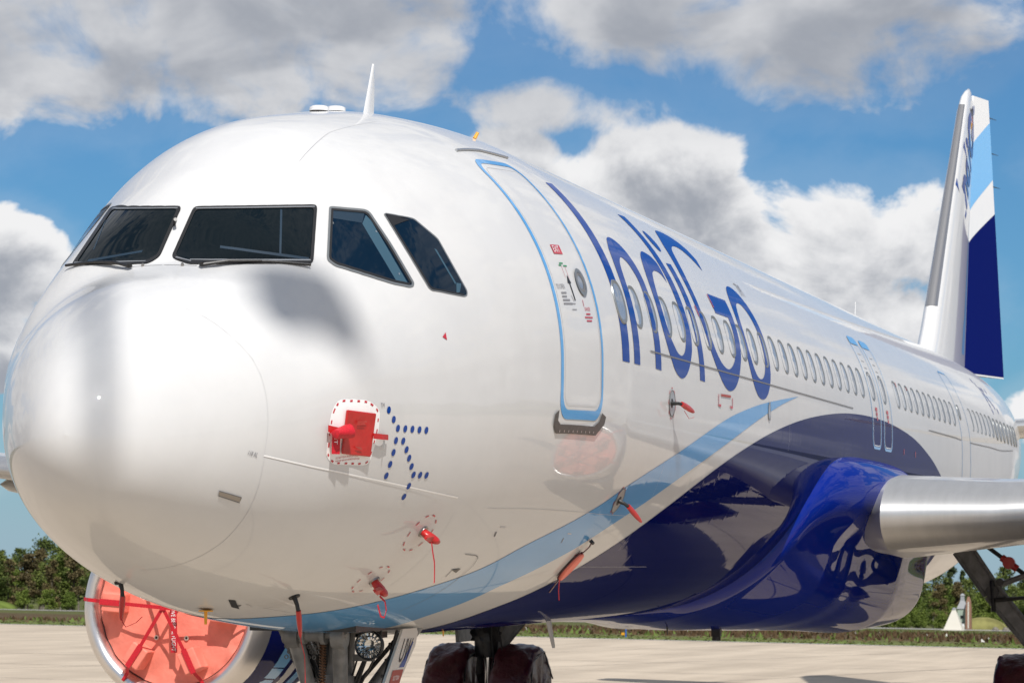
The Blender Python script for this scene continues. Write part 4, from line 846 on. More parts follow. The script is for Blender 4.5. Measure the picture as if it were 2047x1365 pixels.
def rud_frame(z): xl, xh = fin_sec(z); return xh+.03, half_th(z)*.60
def rud_pt(z, q, side):
    xh, th = rud_frame(z); t = (z-2.0)/(7.75-2.0); c = 1.98+(.76-1.98)*t
    X = q*c; Y = side*th*(1-q*.93); return (xh+X*math.cos(RUD)+Y*math.sin(RUD), -X*math.sin(RUD)+Y*math.cos(RUD), z)
def rud_poly(name, mat, zlo, zhi, qs, off=0.0):
    """port face of the rudder between two painted boundaries z(q)"""
    m = MB(); secs = []
    for q in qs:
        a, b = zlo(q), zhi(q); secs.append([Vector(rud_pt(a+(b-a)*i/6, q, -1))+Vector((-math.sin(RUD)*off, -math.cos(RUD)*off, 0)) for i in range(7)])
    m.loft(secs, closed=False); return m.build(name, mat, RUDDER)
m = MB(); secs = []
for z in (1.95, 2.6, 4, 5.5, 7, 7.72): secs.append([rud_pt(z, q, -1) for q in (-.02, .2, .5, .8, 1)]+[rud_pt(z, q, 1) for q in (1, .8, .5, .2, -.02)])
m.loft(secs); RUDDER = m.build('rudder', M['tailwhite'], PLANE, angle=40)
def arc(z0, z1): return lambda q: z0+(z1-z0)*(q*.55+.45*q**.55) if q > 0 else z0
QS = [0, .04, .1, .18, .28, .4, .52, .64, .76, .88, 1]
rud_poly('rudder_stripe', M['rudnavy'], lambda q: 1.98, arc(4.55, 5.33), QS, .004)
rud_poly('rudder_stripe', M['skyflat'], arc(5.22, 6.05), arc(6.62, 7.25), QS, .004)
# light-blue sliver and lettering on the fin side
m = MB(); secs = []
for z in np.linspace(2.3, 5.55, 14):
    xl, xh = fin_sec(z); wdt = .55*(1-((z-2.3)/3.25)**1.6); secs.append([FINPT(xh-.16-wdt*(.25+.75*(1-(z-2.3)/3.25))*j/3-(.0 if z > 3 else .1), z) for j in range(4)])
m.loft(secs, closed=False); m.build('fin_stripe', M['skyflat'], PLANE)
def fin_text():
    V, Fc = text_mesh('IndiGo', 1.22, bold=.045)
    bm = bmesh.new(); wI = max(a for a, b in text_mesh('Indi', 1.22)[0]); hI = max(b for a, b in text_mesh('I', 1.22)[0])
    bv = [bm.verts.new((41.02+a*1.36/wI-b*.86/hI, 4.97+a*1.17/wI+b*.52/hI, 0)) for a, b in V]
    for f in Fc:
        try: bm.faces.new([bv[i] for i in f])
        except ValueError: pass
    for x in np.arange(39.5, 43.5, .08): bmesh.ops.bisect_plane(bm, geom=bm.verts[:]+bm.edges[:]+bm.faces[:], dist=1e-6, plane_co=(x, 0, 0), plane_no=(1, .57, 0))
    bmesh.ops.triangulate(bm, faces=bm.faces); bm.verts.index_update()
    m = MB(); m.raw([FINPT(v.co.x, v.co.y, .008) for v in bm.verts], [tuple(v.index for v in f.verts) for f in bm.faces]); bm.free()
    m.build('fin_lettering', M['ink'], PLANE, recalc=False, smooth=False)
fin_text()
for k, c in enumerate(('black', 'red', 'yellow')):
    z0 = 7.34-.14*k; m = MB(); m.raw([FINPT(x, z, .005) for x, z in ((42.3, z0-.14), (42.85, z0-.14), (42.85, z0), (42.3, z0))], [(0, 1, 2, 3)]); m.build('flag_band', M[c], PLANE, smooth=False, recalc=False)
for z in (5.9, 6.6, 7.35):
    p = Vector(rud_pt(z, 1, -1)); m = MB(); m.tube([p, p+Vector((.34, -.10, .0))], [.012, .004], 6); m.build('static_wick', M['seal'], PLANE)
def make_tailplane(side):
    t = empty('tailplane', parent=PLANE); secs = []
    for y, xl, z, c, tt in ((.35, 37.6, .72, 3.9, .11), (1.0, 38.1, .78, 3.55, .105), (6.0, 41.6, 1.32, 1.5, .10), (6.2, 41.95, 1.34, 1.1, .07)):
        secs.append([(xl+a*c, side*y, z+b*c) for a, b in airfoil(20, tt, 0)])
    m = MB(); m.loft(secs); m.build('tailplane_panel', M['wgrey'], t, angle=50)
    secs = [[(xl+a*c-.01, side*y, z+b*c*1.02) for a, b in airfoil(20, .105, 0) if a < .09] for y, xl, z, c in ((1.25, 38.27, .81, 3.43), (5.9, 41.53, 1.31, 1.53))]
    m = MB(); m.loft(secs, closed=False); m.build('tailplane_edge', M['rim'], t)
for sd in (-1, 1): make_tailplane(sd)
m = MB(); m.lathe([(0, .24), (.25, .22), (.3, .17), (.1, .15)], (44.45, 0, .985), (1, 0, .05), 24); m.build('exhaust_outlet', M['rim'], PLANE)
# --- engines: x of the lip, spinner axis
ENG_X, ENG_Y, ENG_Z = 15.55, 5.75, -2.20
def make_engine(side):
    t = empty('engine', parent=PLANE); o = (ENG_X, side*ENG_Y, ENG_Z); ax = (1, 0, -.02)
    m = MB(); m.lathe([(.42, .945), (.25, .93), (.12, .925), (.05, .945), (.012, .985), (0, 1.03), (.012, 1.07), (.06, 1.115), (.14, 1.15), (.26, 1.185)], o, ax, 96); m.build('inlet_lip', M['lip'], t)
    m = MB(); m.lathe([(.262, 1.187), (.6, 1.235), (1.1, 1.262), (1.6, 1.25), (2.3, 1.17), (2.9, 1.04), (3.15, .98), (3.13, .93), (2.7, .9)], o, ax, 96); m.build('cowl', M['navy'], t)
    m = MB(); m.lathe([(.9, .94), (.42, .944)], o, ax, 64); m.build('inlet_duct', M['wgrey'], t)
    m = MB(); m.lathe([(2.6, .75), (3.2, .72), (3.9, .52), (4.35, .40), (4.3, .3)], o, ax, 48); m.build('core_cowl', M['rim'], t)
    m = MB(); m.lathe([(4.1, .3), (4.9, .02)], o, ax, 32); m.build('exhaust_plug', M['rim'], t)
    # pale and light-blue bands sweeping round the lower cowl
    for s0, w_, c in ((.55, .34, 'skyflat'), (1.02, .26, 'tailwhite'), (1.42, .34, 'skyflat')):
        m = MB(); secs = []
        for j in range(15):
            a = R_(35+j*8.5)
            x = s0+.032*j*1.3
            def rr(xx): return float(np.interp(xx, [.26, .6, 1.1, 1.6, 2.3, 2.9], [1.187, 1.235, 1.262, 1.25, 1.17, 1.04]))+.004
            sec = []
            for q in range(5):
                xx = min(x+w_*q/4, 2.8); r = rr(xx); sec.append((o[0]+xx, o[1]+r*math.sin(a)*(-side)*1.0, o[2]-.02*xx-r*math.cos(a)*1.0+.0))
            secs.append(sec)
        m.loft(secs, closed=False); m.build('cowl_stripe', M[c], t)
    # strake and pylon
    m = MB(); m.hexa([(o[0]+x, o[1]-side*(y), o[2]+z) for x, y, z in ((.7, .78, .95), (1.5, .78, .97), (1.5, .80, .95), (.7, .80, .93), (.95, 1.0, 1.22), (1.5, 1.0, 1.25), (1.5, 1.02, 1.23), (.95, 1.02, 1.2))]); m.build('strake', M['navy'], t, smooth=False)
    m = MB(); m.loft([[(o[0]+x, o[1]-w_, z) for x, w_, z in ((.8, .02, -1.0), (1.3, .2, -1.0), (3.6, .2, -1.05), (4.6, .02, -1.1))]+[(o[0]+x, o[1]+w_, z) for x, w_, z in ((3.6, .2, -1.05), (1.3, .2, -1.0))],
                      [(o[0]+x, o[1]-w_, z) for x, w_, z in ((1.8, .02, -.62), (2.2, .2, -.55), (3.8, .2, -.75), (5.0, .02, -.8))]+[(o[0]+x, o[1]+w_, z) for x, w_, z in ((3.8, .2, -.75), (2.2, .2, -.55))]]); m.build('pylon', M['wgrey'], t, smooth=False)
    return t
for sd in (1, -1): make_engine(sd)

# --- nose gear
def wheel_parts(t, x, y, z, r, w_, half=.04):
    m = MB(); m.lathe([(-w_/2, r*.62), (-w_/2, r*.86), (-w_*.38, r*.96), (-w_*.2, r), (w_*.2, r), (w_*.38, r*.96), (w_/2, r*.86), (w_/2, r*.62)], (x, y, z), (0, 1, 0), 40); wh = m.build('tyre', M['rubber'], t)
    m = MB(); m.lathe([(-w_*.46, r*.64), (-w_*.3, r*.5), (-w_*.2, .0)], (x, y, z), (0, 1, 0), 28); m.lathe([(w_*.46, r*.64), (w_*.3, r*.5), (w_*.2, .0)], (x, y, z), (0, 1, 0), 28); m.build('rim', M['gear'], wh)
GZ = lambda x: -4.05+(22-x)*math.tan(PITCH)
def make_nose_gear():
    t = empty('nose_gear', parent=PLANE); gz = GZ(5.0)
    m = MB(); m.tube([(5.16, 0, -1.7), (5.06, 0, -2.95)], .105, 24); m.tube([(5.10, 0, -2.45), (5.085, 0, -2.62)], .135, 24); m.build('shock_strut', M['gear'], t)
    m = MB(); m.tube([(5.06, 0, -2.9), (5.02, 0, gz+.36)], .07, 20); m.build('piston', M['steel'], t)
    m = MB(); m.tube([(5.02, -.34, gz+.37), (5.02, .34, gz+.37)], .055, 16); m.build('axle', M['gear'], t)
    for y in (-.25, .25): wheel_parts(t, 5.02, y, gz+.375, .375, .225)
    # forward drag strut pair with big end fittings
    for y in (.16, -.16):
        m = MB(); m.tube([(4.55, y*1.15, -2.10), (4.98, y*.45, -2.95)], [.062, .05], 14); m.lathe([(-.05, .0), (-.05, .085), (.05, .085), (.05, 0)], (4.56, y*1.15, -2.14), (0, 1, 0), 20); m.build('drag_strut', M['gear'], t)
    m = MB(); m.tube([(4.56, .24, -2.12), (4.56, -.05, -2.12)], .055, 16); m.tube([(4.56, .02, -2.12), (4.56, -.24, -2.12)], .030, 12)
    for y in (.24, .10, -.06, -.2): m.lathe([(-.018, 0), (-.018, .075), (.018, .075), (.018, 0)], (4.56, y, -2.12), (0, 1, 0), 18)
    m.build('hinge_shaft', M['gear'], t)
    m = MB(); m.box((4.75, .16, -2.02), (.03, .34, .30)); m.build('honeycomb_panel', M['geardark'], t, smooth=False)
    m = MB()
    for i in range(7):
        for j in range(6): m.lathe([(0, .017), (-.012, .017), (-.012, .012), (.0, .012)], (4.73, .30-j*.045-(.022 if i % 2 else 0), -2.06-i*.04), (1, 0, 0), 8)
    m.build('honeycomb_rings', M['gear'], t)
    # springs
    for y, z0 in ((.045, -2.16), (-.085, -2.18)):
        pts = [(4.83+.022*math.cos(a), y+.022*math.sin(a), z0-.36*a/(2*PI*17)) for a in np.linspace(0, 2*PI*17, 17*10)]
        m = MB(); m.tube(pts, .007, 5); m.tube([(4.83, y, z0), (4.83, y, z0-.37)], .012, 8); m.build('coil_spring', M['bronze'], t)
    m = MB(); m.tube([(4.84, -.05, -2.12), (4.84, -.05, -2.2)], .012, 8); m.tube([(4.84, .045, -2.16), (4.82, .06, -2.75)], .010, 8); m.build('spring_rod', M['gear'], t)
    # back stays spreading to the bay walls
    for y in (-1, 1):
        m = MB(); m.tube([(5.75, y*.46, -2.02), (5.12, y*.12, -2.72)], .048, 12); m.build('side_stay', M['gear'], t)
        m = MB(); m.tube([(5.70, y*.40, -2.02), (5.10, y*.05, -2.62)], .018, 8); m.build('hydraulic_pipe', M['geardark'], t)
    m = MB(); m.box((5.14, -.02, -2.22), (.02, .17, .34)); m.build('strut_placard', M['alu'], t, smooth=False)
    # landing lamp: bowl, lens, facets
    lp = Vector((4.86, -.315, -2.205))
    m = MB(); m.lathe([(.16, .0), (.13, .075), (.05, .108), (.0, .115), (-.012, .108), (0, .098)], lp, (1, 0, 0), 32); L = m.build('landing_lamp', M['geardark'], t)
    m = MB(); m.lathe([(.0, .100), (.012, .095), (.045, .055), (.06, .0)], lp, (1, 0, 0), 28); m.build('reflector', M['lampglass'], L)
    for k in range(18):
        a = 2*PI*k/18; m = MB()
        for r, s in ((.085, .013), (.052, .012)):
            c = lp+Vector((.006+(.02 if r < .06 else 0), r*math.cos(a), r*math.sin(a))); m.box(c, (.010, s, s*1.6), Matrix.Rotation(a-PI/2, 3, 'X') @ Matrix.Rotation(.35, 3, 'Z'))
        m.build('facet', M['steel'], L, smooth=False)
    m = MB(); m.tube([lp+Vector((.1, 0, .03)), lp+Vector((.1, .05, .14))], .02, 8); m.box(lp+Vector((.12, .08, -.10)), (.06, .16, .05)); m.build('lamp_bracket', M['gear'], t)
    # hoses and clutter in the bay mouth
    m = MB()
    for k in range(12):
        y = -.36+.06*k; m.tube([(5.0+.03*(k % 3), y, -1.95), (5.03+.02*(k % 4), y+.03*math.sin(k*2.1), -2.20), (5.08, y*.45, -2.55)], .008+.004*(k % 3), 6)
    m.box((5.25, .22, -2.1), (.18, .2, .18)); m.box((5.3, -.18, -2.08), (.16, .22, .16)); m.box((4.95, .33, -2.12), (.12, .08, .14)); m.build('hose_bundle', M['geardark'], t)
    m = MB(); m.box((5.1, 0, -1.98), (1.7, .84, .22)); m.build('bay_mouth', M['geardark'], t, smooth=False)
    # right-hand door seen from inside: framed tray
    def door_right():
        A, B, C, D_ = Vector((4.71, .36, -2.06)), Vector((5.25, .36, -2.09)), Vector((5.60, .27, -2.50)), Vector((5.10, .28, -2.50))
        n = (B-A).cross(D_-A).normalized()*.025
        if n.y > 0: n = -n
        m = MB(); m.hexa([A, B, C, D_, A-n, B-n, C-n, D_-n]); d = m.build('gear_door', M['gear'], t, smooth=False)
        m = MB()
        for P, Q in ((A, D_), (D_, C), (C, B), ((A+B)/2, (C+D_)/2)): m.tube([P+n*1.4, Q+n*1.4], .02, 8)
        m.build('door_frame', M['gear'], d)
        m = MB()
        for q in range(10): m.lathe([(0, .007), (.01, .006), (.01, 0)], A.lerp(D_, .08+q*.09)+n*2.1, n, 8)
        m.build('rivet_row', M['rim'], d)
    door_right()
    # left-hand door carrying the letters
    def door_left():
        y = -.50
        q = [(5.13, -2.085), (5.47, -2.085), (5.50, -2.12), (5.44, -2.22), (5.00, -2.52), (4.72, -2.80), (4.34, -2.80)]
        m = MB(); n = len(q); m.raw([(x, y, z) for x, z in q]+[(x, y+.02, z) for x, z in q], [tuple(range(n)), tuple(range(n, 2*n))[::-1]]+[(i, (i+1) % n, n+(i+1) % n, n+i) for i in range(n)])
        d = m.build('gear_door', M['cream'], t, smooth=False)
        sh = (5.13-4.77)/(2.085-2.48)                       # the panel leans forward with the leg
        def place(V, x0, z0, sx, sz): return [(x0+a*sx+(z0+b*sz+2.15)*-sh*1.0, y-.003, z0+b*sz) for a, b in V]
        for ch, x0 in (('U', 5.16), ('W', 5.275)):
            V, Fc = text_mesh(ch, 1.0); wx = max(a for a, b in V)
            m = MB(); m.raw(place(V, x0, -2.335, (.105 if ch == 'U' else .125)/wx, .185/.72), Fc); m.build('door_letter', M['seal'], d, smooth=False, recalc=False)
        m = MB(); m.raw([(x, y-.002, z) for x, z in ((5.405, -2.215), (5.435, -2.215), (5.105, -2.45), (4.985, -2.375+.0))][:0]+place([(0, 0), (.125, 0), (.185, .185), (.16, .19), (.09, .10)], 5.235, -2.375, 1.0, 1.0), [(0, 1, 2, 3, 4)]); m.build('livery_patch', M['ink'], d, smooth=False, recalc=False)
        m = MB(); m.raw(place([(0, 0), (.26, 0), (.26, .118), (0, .118)], 5.10, -2.51, 1, 1), [(0, 1, 2, 3)]); pl = m.build('placard', M['placard'], d, smooth=False, recalc=False)
        V, Fc = text_mesh('NO TOW', 1.0); wx = max(a for a, b in V); m = MB(); m.raw([(a, b-.002, c) for a, b, c in place(V, 5.155, -2.468, .145/wx, .05)], Fc); m.build('placard_letters', M['whiteline'], pl, smooth=False, recalc=False)
        m = MB()
        for k in range(4): m.tube([(5.05-k*.09, y+.03, -2.2-k*.12), (5.10-k*.09, y+.10, -2.2-k*.12)], .012, 6)
        m.tube([(5.1, y+.04, -2.1), (4.55, y+.04, -2.75)], .014, 8); m.build('door_hinge_rod', M['geardark'], d)
    door_left()
make_nose_gear()

# --- main gear
def make_main_gear(side):
    t = empty('main_gear', parent=PLANE); x, y = 21.97, side*3.795; gz = GZ(x)
    m = MB(); m.tube([(x-.05, y, -1.30), (x, y, -2.75)], [.17, .155], 24); m.tube([(x, y, -2.70), (x, y, -2.95)], [.19, .17], 24); m.build('main_strut', M['geardark'], t)
    m = MB(); m.tube([(x, y, -2.9), (x, y, gz+.58)], .10, 20); m.build('piston', M['steel'], t)
    m = MB(); m.tube([(x, y-.62, gz+.61), (x, y+.62, gz+.61)], .08, 16); m.build('axle', M['gear'], t)
    for yy in (-.4635, .4635): wheel_parts(t, x, y+yy, gz+.60, .60, .42)
    # crumpled protective wrap round the upper leg
    secs = []
    for k in range(14):
        z = -2.02-.055*k; secs.append([(x+(.23+.035*math.sin(k*1.9+j*2.3)+.02*math.sin(j*5.1))*math.cos(2*PI*j/18)*(1 if k < 11 else .85), y+(.23+.035*math.sin(k*2.3+j*1.7))*math.sin(2*PI*j/18), z) for j in range(18)])
    m = MB(); m.loft(secs); m.build('leg_wrap', M['geardark'], t)
    m = MB(); m.hexa([(x-.35, y+side*.42, -1.45), (x+.5, y+side*.42, -1.45), (x+.4, y+side*.34, -2.75), (x-.25, y+side*.34, -2.75), (x-.35, y+side*.46, -1.45), (x+.5, y+side*.46, -1.45), (x+.4, y+side*.38, -2.75), (x-.25, y+side*.38, -2.75)]); m.build('leg_door', M['gear'], t, smooth=False)
    m = MB(); m.tube([(x-.19, y-.1, -2.3), (x-.22, y-.12, -2.7), (x-.16, y-.16, -3.2)], .018, 8); m.tube([(x-.2, y-.20, -2.55), (x-.3, y-.3, -2.9), (x-.15, y-.2, -3.3)], .012, 8); m.build('brake_hose', M['rubber'], t)
    m = MB(); m.tube([(x-.21, y+.05, -2.95), (x-.42, y, -3.15), (x-.12, y, -3.42)], .045, 10); m.build('torque_link', M['geardark'], t)
    # folding side stay inboard
    A, J, B = Vector((x-.05, side*2.60, -1.42)), Vector((x-.05, side*2.99, -1.98)), Vector((x-.02, side*3.72, -2.88))
    for P, Q, w_ in ((A, J, .115), (J, B, .105)):
        d = (Q-P).normalized(); n = Vector((1, 0, 0)); b = d.cross(n)
        m = MB(); m.hexa([P-n*.06-b*w_, P-n*.06+b*w_, P+n*.06+b*w_, P+n*.06-b*w_, Q-n*.06-b*w_*.9, Q-n*.06+b*w_*.9, Q+n*.06+b*w_*.9, Q+n*.06-b*w_*.9])
        for s in (-1, 1): m.tube([P+b*w_*s-n*.06, Q+b*w_*.9*s-n*.06], .028, 8)
        m.build('side_stay', M['gear'], t, smooth=False)
    m = MB(); m.lathe([(-.12, 0), (-.12, .085), (.12, .085), (.12, 0)], J, (1, 0, 0), 18); m.lathe([(-.10, .0), (-.10, .05), (.1, .05), (.1, 0)], J+Vector((0, side*.1, .13)), (1, 0, 0), 14); m.tube([J+Vector((-.1, 0, .15)), J+Vector((-.1, side*.02, -.25))], .03, 8); m.tube([J+Vector((-.12, side*.05, -.1)), J+Vector((-.12, side*.5, -.06))], [.03, .022], 8); m.build('stay_joint', M['geardark'], t)
    K = J+Vector((0, side*.42, .22)); E_ = J+Vector((0, side*.95, .62)); U_ = A+Vector((0, side*.28, .05))
    m = MB(); m.tube([J+Vector((0, side*.06, .08)), K, E_], .038, 10); m.build('lock_stay', M['gear'], t)
    m = MB(); m.tube([U_, U_.lerp(K, .45)], .028, 8); m.tube([U_.lerp(K, .75), K], .03, 8); m.build('actuator', M['geardark'], t)
    m = MB(); m.tube([U_.lerp(K, .42), U_.lerp(K, .80)], .048, 12); m.lathe([(-.05, 0), (-.05, .08), (.05, .08), (.05, 0)], U_.lerp(K, .6), (1, 0, 0), 14); m.build('downlock_sleeve', M['coverred'], t)
    m = MB(); m.tube([E_+Vector((0, -.05*side, -.1)), E_+Vector((-.05, -.05*side, .04)), E_+Vector((-.05, .1*side, .08))], .012, 6); m.tube([U_.lerp(K, .5)+Vector((-.03, 0, -.08)), U_.lerp(K, .5)+Vector((-.03, .02, -.2))], .006, 5); m.build('cable', M['rubber'], t)
    return t
for sd in (1, -1): make_main_gear(sd)
# ---------------------------------------------------------------- protective covers: things of their own
def thing(name, base, label, cat, group=None):
    o = empty(name, W(base)); o.rotation_euler = (0, -PITCH, 0); tag(o, label, cat, group); o['_b'] = tuple(base)
    return o
def part(mb, name, mats, t, **kw):
    b = Vector(t['_b']); mb.v = [tuple(Vector(p)-b) for p in mb.v]
    return mb.build(name, mats, t, **kw)
def sub(mb, name, mats, t, par, **kw):
    b = Vector(t['_b']); mb.v = [tuple(Vector(p)-b) for p in mb.v]
    o = mb.build(name, mats, par, **kw); return o

def engine_cover(side, label):
    base = (ENG_X+.10, side*ENG_Y, ENG_Z)
    t = thing('engine_cover', base, label, 'engine cover', 'engine covers'); c = Vector(base); r0 = .94
    # padded disc with puckered rim
    rings = [0, .15, .3, .45, .6, .72, .82, .88, .915, r0]; n = 96; V = []; Fc = []
    for i, r in enumerate(rings):
        for j in range(n):
            a = 2*PI*j/n; pk = .012*math.sin(a*24+r*9)*max(0, (r-.7)/.24)+.010*math.sin(a*7+r*11)*r+.012*math.sin(a*3-r*17)*r
            V.append((c.x-.055*(1-(r/r0)**2)+(.10 if i == len(rings)-1 else 0)+pk, c.y+r*math.cos(a), c.z+r*math.sin(a)))
    Fc = [(i*n+j, i*n+(j+1) % n, (i+1)*n+(j+1) % n, (i+1)*n+j) for i in range(len(rings)-1) for j in range(n)]
    m = MB(); m.raw(V, Fc); part(m, 'cover_disc', M['vinyl'], t)
    m = MB(); m.tube([(c.x+.03, c.y+.932*math.cos(a), c.z+.932*math.sin(a)) for a in np.linspace(0, 2*PI, 97)], .016, 8, cap=False); part(m, 'piping', M['geardark'], t)
    knot = c+Vector((-.34, 0, 0))
    # six foam blocks at sixty degrees with webbing over them
    for k in range(6):
        a = R_(4+60*k); d = Vector((0, math.cos(a), math.sin(a))); e = Vector((0, -math.sin(a), math.cos(a)))
        b = c+d*.68; w_, l, h = .115, .135, .25
        P = [b+e*(s1*w_*q)+d*(s2*l*q)+Vector((-h if q < 1 else -.0, 0, 0)) for q in (1.0, .97) for s1, s2 in ((-1, -1), (1, -1), (1, 1), (-1, 1))]
        m = MB(); m.hexa(P); o = part(m, 'foam_block', M['vinyl'], t, smooth=False)
        bv = o.modifiers.new('soft', 'BEVEL'); bv.width = .018; bv.segments = 3
        pts = [knot, b-d*.14+Vector((-.265, 0, 0)), b+d*.13+Vector((-.262, 0, 0)), c+d*.93+Vector((-.13, 0, 0)), c+d*1.035+Vector((-.115, 0, 0)), c+d*1.13+Vector((-.03, 0, 0)), c+d*1.195+Vector((.16, 0, 0)), c+d*1.245+Vector((.5, 0, 0))]
        m = MB(); m.ribbon(pts, e*.021, .004); part(m, 'strap', M['strapred'], t, smooth=False)
        m = MB(); m.ribbon([b-d*.15+Vector((-.263, 0, 0)), b+d*.15+Vector((-.263, 0, 0))], e*.034, .006); part(m, 'strap_sleeve', M['strapred'], t, smooth=False)
    m = MB(); m.box(knot, (.03, .06, .06)); part(m, 'buckle', M['strapred'], t)
    for a in (118, 62, 298, 242):
        d = Vector((0, math.cos(R_(a)), math.sin(R_(a)))); m = MB()
        m.lathe([(0, .030), (-.008, .028), (-.008, .016), (0, .014)], c+Vector((-.06, 0, 0))+d*.40, (1, 0, 0), 16); part(m, 'grommet', M['tufted'], t)
        m = MB(); m.lathe([(-.003, 0), (-.003, .015)], c+Vector((-.062, 0, 0))+d*.40, (1, 0, 0), 12); part(m, 'grommet_hole', M['seal'], t)
    # hanging streamer with its lettering
    top = c+Vector((-.17, -.055, .10)); L = .62
    pts = [top+Vector((-.01*math.sin(q*4), -.02*q-.01*math.sin(q*3), -L*q)) for q in np.linspace(0, 1, 9)]
    m = MB(); m.ribbon(pts, Vector((0, .040, 0)), .003); st = part(m, 'streamer', M['strapred'], t, smooth=False)
    V, Fc = text_mesh('REMOVE BEFORE FLIGHT', 1.0); wx = max(a for a, b in V); m = MB(); Vv = []
    for a, b in V:
        q = a/wx*.97; i = min(int(q*8), 7); f = q*8-i; p = pts[i].lerp(pts[i+1], f); Vv.append(p+Vector((-.005, -(.5-(b+.1))*-.07-.002, 0)))
    m.raw(Vv, Fc); sub(m, 'streamer_lettering', M['whiteline'], t, st, smooth=False, recalc=False)
    return t
engine_cover(1, 'salmon engine intake cover with crossed red straps beneath the nose')
engine_cover(-1, 'salmon engine intake cover on the left-wing engine, seen mirrored in the paint')

# probe covers with hanging streamers
def streamer(pts, wv, t, name='streamer'):
    m = MB(); m.ribbon(pts, wv, .003); return part(m, name, M['strapred'], t, smooth=False)
def px_dir(x, d, side=-1): return Vector(hull_normals(np.array([x]), np.array([R_(d)]), side)[0])
def skin(x, d, off=0.0, side=-1): return Vector(hull(np.array([x]), np.array([R_(d)]), side, off)[0])

def probe_cover_duck(x, d, label, tails):
    """sock over an angle-of-attack style probe: stub, bent beak, streamer"""
    b = skin(x, d); n = px_dir(x, d); t = thing('probe_cover', b, label, 'probe cover', 'red probe covers'); aft = Vector((1, 0, 0)); aft = (aft-n*aft.dot(n)).normalized(); up = n.cross(aft); up = up if up.z > 0 else -up
    m = MB(); c0 = b; secs = []
    for q, w_, h, sh in ((.0, .036, .024, 0), (.03, .050, .030, .0), (.07, .058, .032, .015), (.105, .052, .028, .035), (.125, .03, .016, .045)):
        o_ = c0+n*q+aft*(sh); secs.append([o_+aft*w_*math.cos(a)+up*h*math.sin(a) for a in np.linspace(0, 2*PI, 17)[:-1]])
    m.loft(secs); part(m, 'cover_sock', M['coverred'], t)
    m = MB(); o_ = c0+n*.10; m.loft([[o_-aft*.02+up*.03, o_-aft*.02-up*.03+n*.01, o_-aft*.03-up*.03-n*.03, o_-aft*.03+up*.02-n*.03], [o_-aft*.13+up*.012+n*.012, o_-aft*.13-up*.008+n*.012, o_-aft*.13-up*.008-n*.01, o_-aft*.13+up*.01-n*.01]]); part(m, 'cover_beak', M['coverred'], t, smooth=False)
    m = MB(); m.lathe([(0, .045), (.012, .043), (.014, 0)], b, n, 20); part(m, 'probe_base', M['clamp'], t)
    streamer([b+n*.095+Vector(q) for q in tails], Vector((.021, .004, .004)), t); return t
probe_cover_duck(3.113, -37.9, 'bright red probe cover with straight hanging streamer, upper one under the dot emblem', [(-.02, 0, -.02), (-.01, -.005, -.08), (.02, -.01, -.16), (.025, -.01, -.22), (.015, -.012, -.30)])
probe_cover_duck(3.093, -54.8, 'dark red probe cover with a curled streamer, lower one next to the light-blue stripe', [(-.03, 0, -.03), (.03, -.02, -.07), (.06, -.02, -.13), (.02, -.02, -.18), (-.06, -.02, -.17), (-.10, -.01, -.09)])

def probe_cover_tube(x, d, label, dirv, L, tail, dark=False):
    """long sleeve over a pitot head: strut, sleeve along the airflow, streamer"""
    b = skin(x, d); n = px_dir(x, d); t = thing('pitot_cover', b, label, 'probe cover', 'pitot head covers'); dv = Vector(dirv).normalized()
    m = MB(); m.tube([b, b+n*.06, b+n*.09+dv*.04], [.018, .014, .015], 10); m.lathe([(0, .042), (.008, .040), (.010, 0)], b, n, 20); part(m, 'pitot_strut', M['seal'], t)
    o_ = b+n*.085+dv*.02; up = dv.cross(Vector((0, 1, 0))).normalized(); sd_ = dv.cross(up)
    m = MB(); m.loft([[o_+dv*q+up*h*math.cos(a)+sd_*w_*math.sin(a) for a in np.linspace(0, 2*PI, 13)[:-1]] for q, h, w_ in ((0, .022, .017), (L*.25, .028, .018), (L*.6, .027, .015), (L*.9, .018, .010), (L, .006, .005))]); part(m, 'cover_sleeve', M['coverred'], t)
    if tail: streamer([o_+dv*L*.7+Vector(q) for q in tail], Vector((.014, .004, 0)), t)
    return t
probe_cover_tube(2.449, -66.7, 'long red pitot cover whose thin tail hangs in front of the nose gear', (.42, .05, -1), .20, [(0, 0, 0), (.03, 0, -.09), (.10, 0, -.18), (.14, .01, -.26), (.15, .01, -.36), (.14, .01, -.42)])
probe_cover_tube(7.836, -3.7, 'small red probe cover pointing aft, between the door sill and the lettering', (1, -.10, -.16), .34, [(-.25, 0, -.02), (-.1, -.01, -.08), (.1, -.01, -.06)])
probe_cover_tube(6.827, -28.2, 'red probe cover slanting down across the light-blue stripe', (.75, -.18, -.40), .27, None)
probe_cover_tube(2.08, -70.5, 'dark pitot cover with a looped streamer, hanging before the engine cover', (.1, .1, -1), .16, [(0, 0, -.02), (.02, 0, -.06), (-.04, -.05, -.09), (-.06, -.13, -.06), (-.05, -.17, -.02)])
bpy.data.objects['pitot_cover.003'].location = W((1.62, .33, -1.70)); 

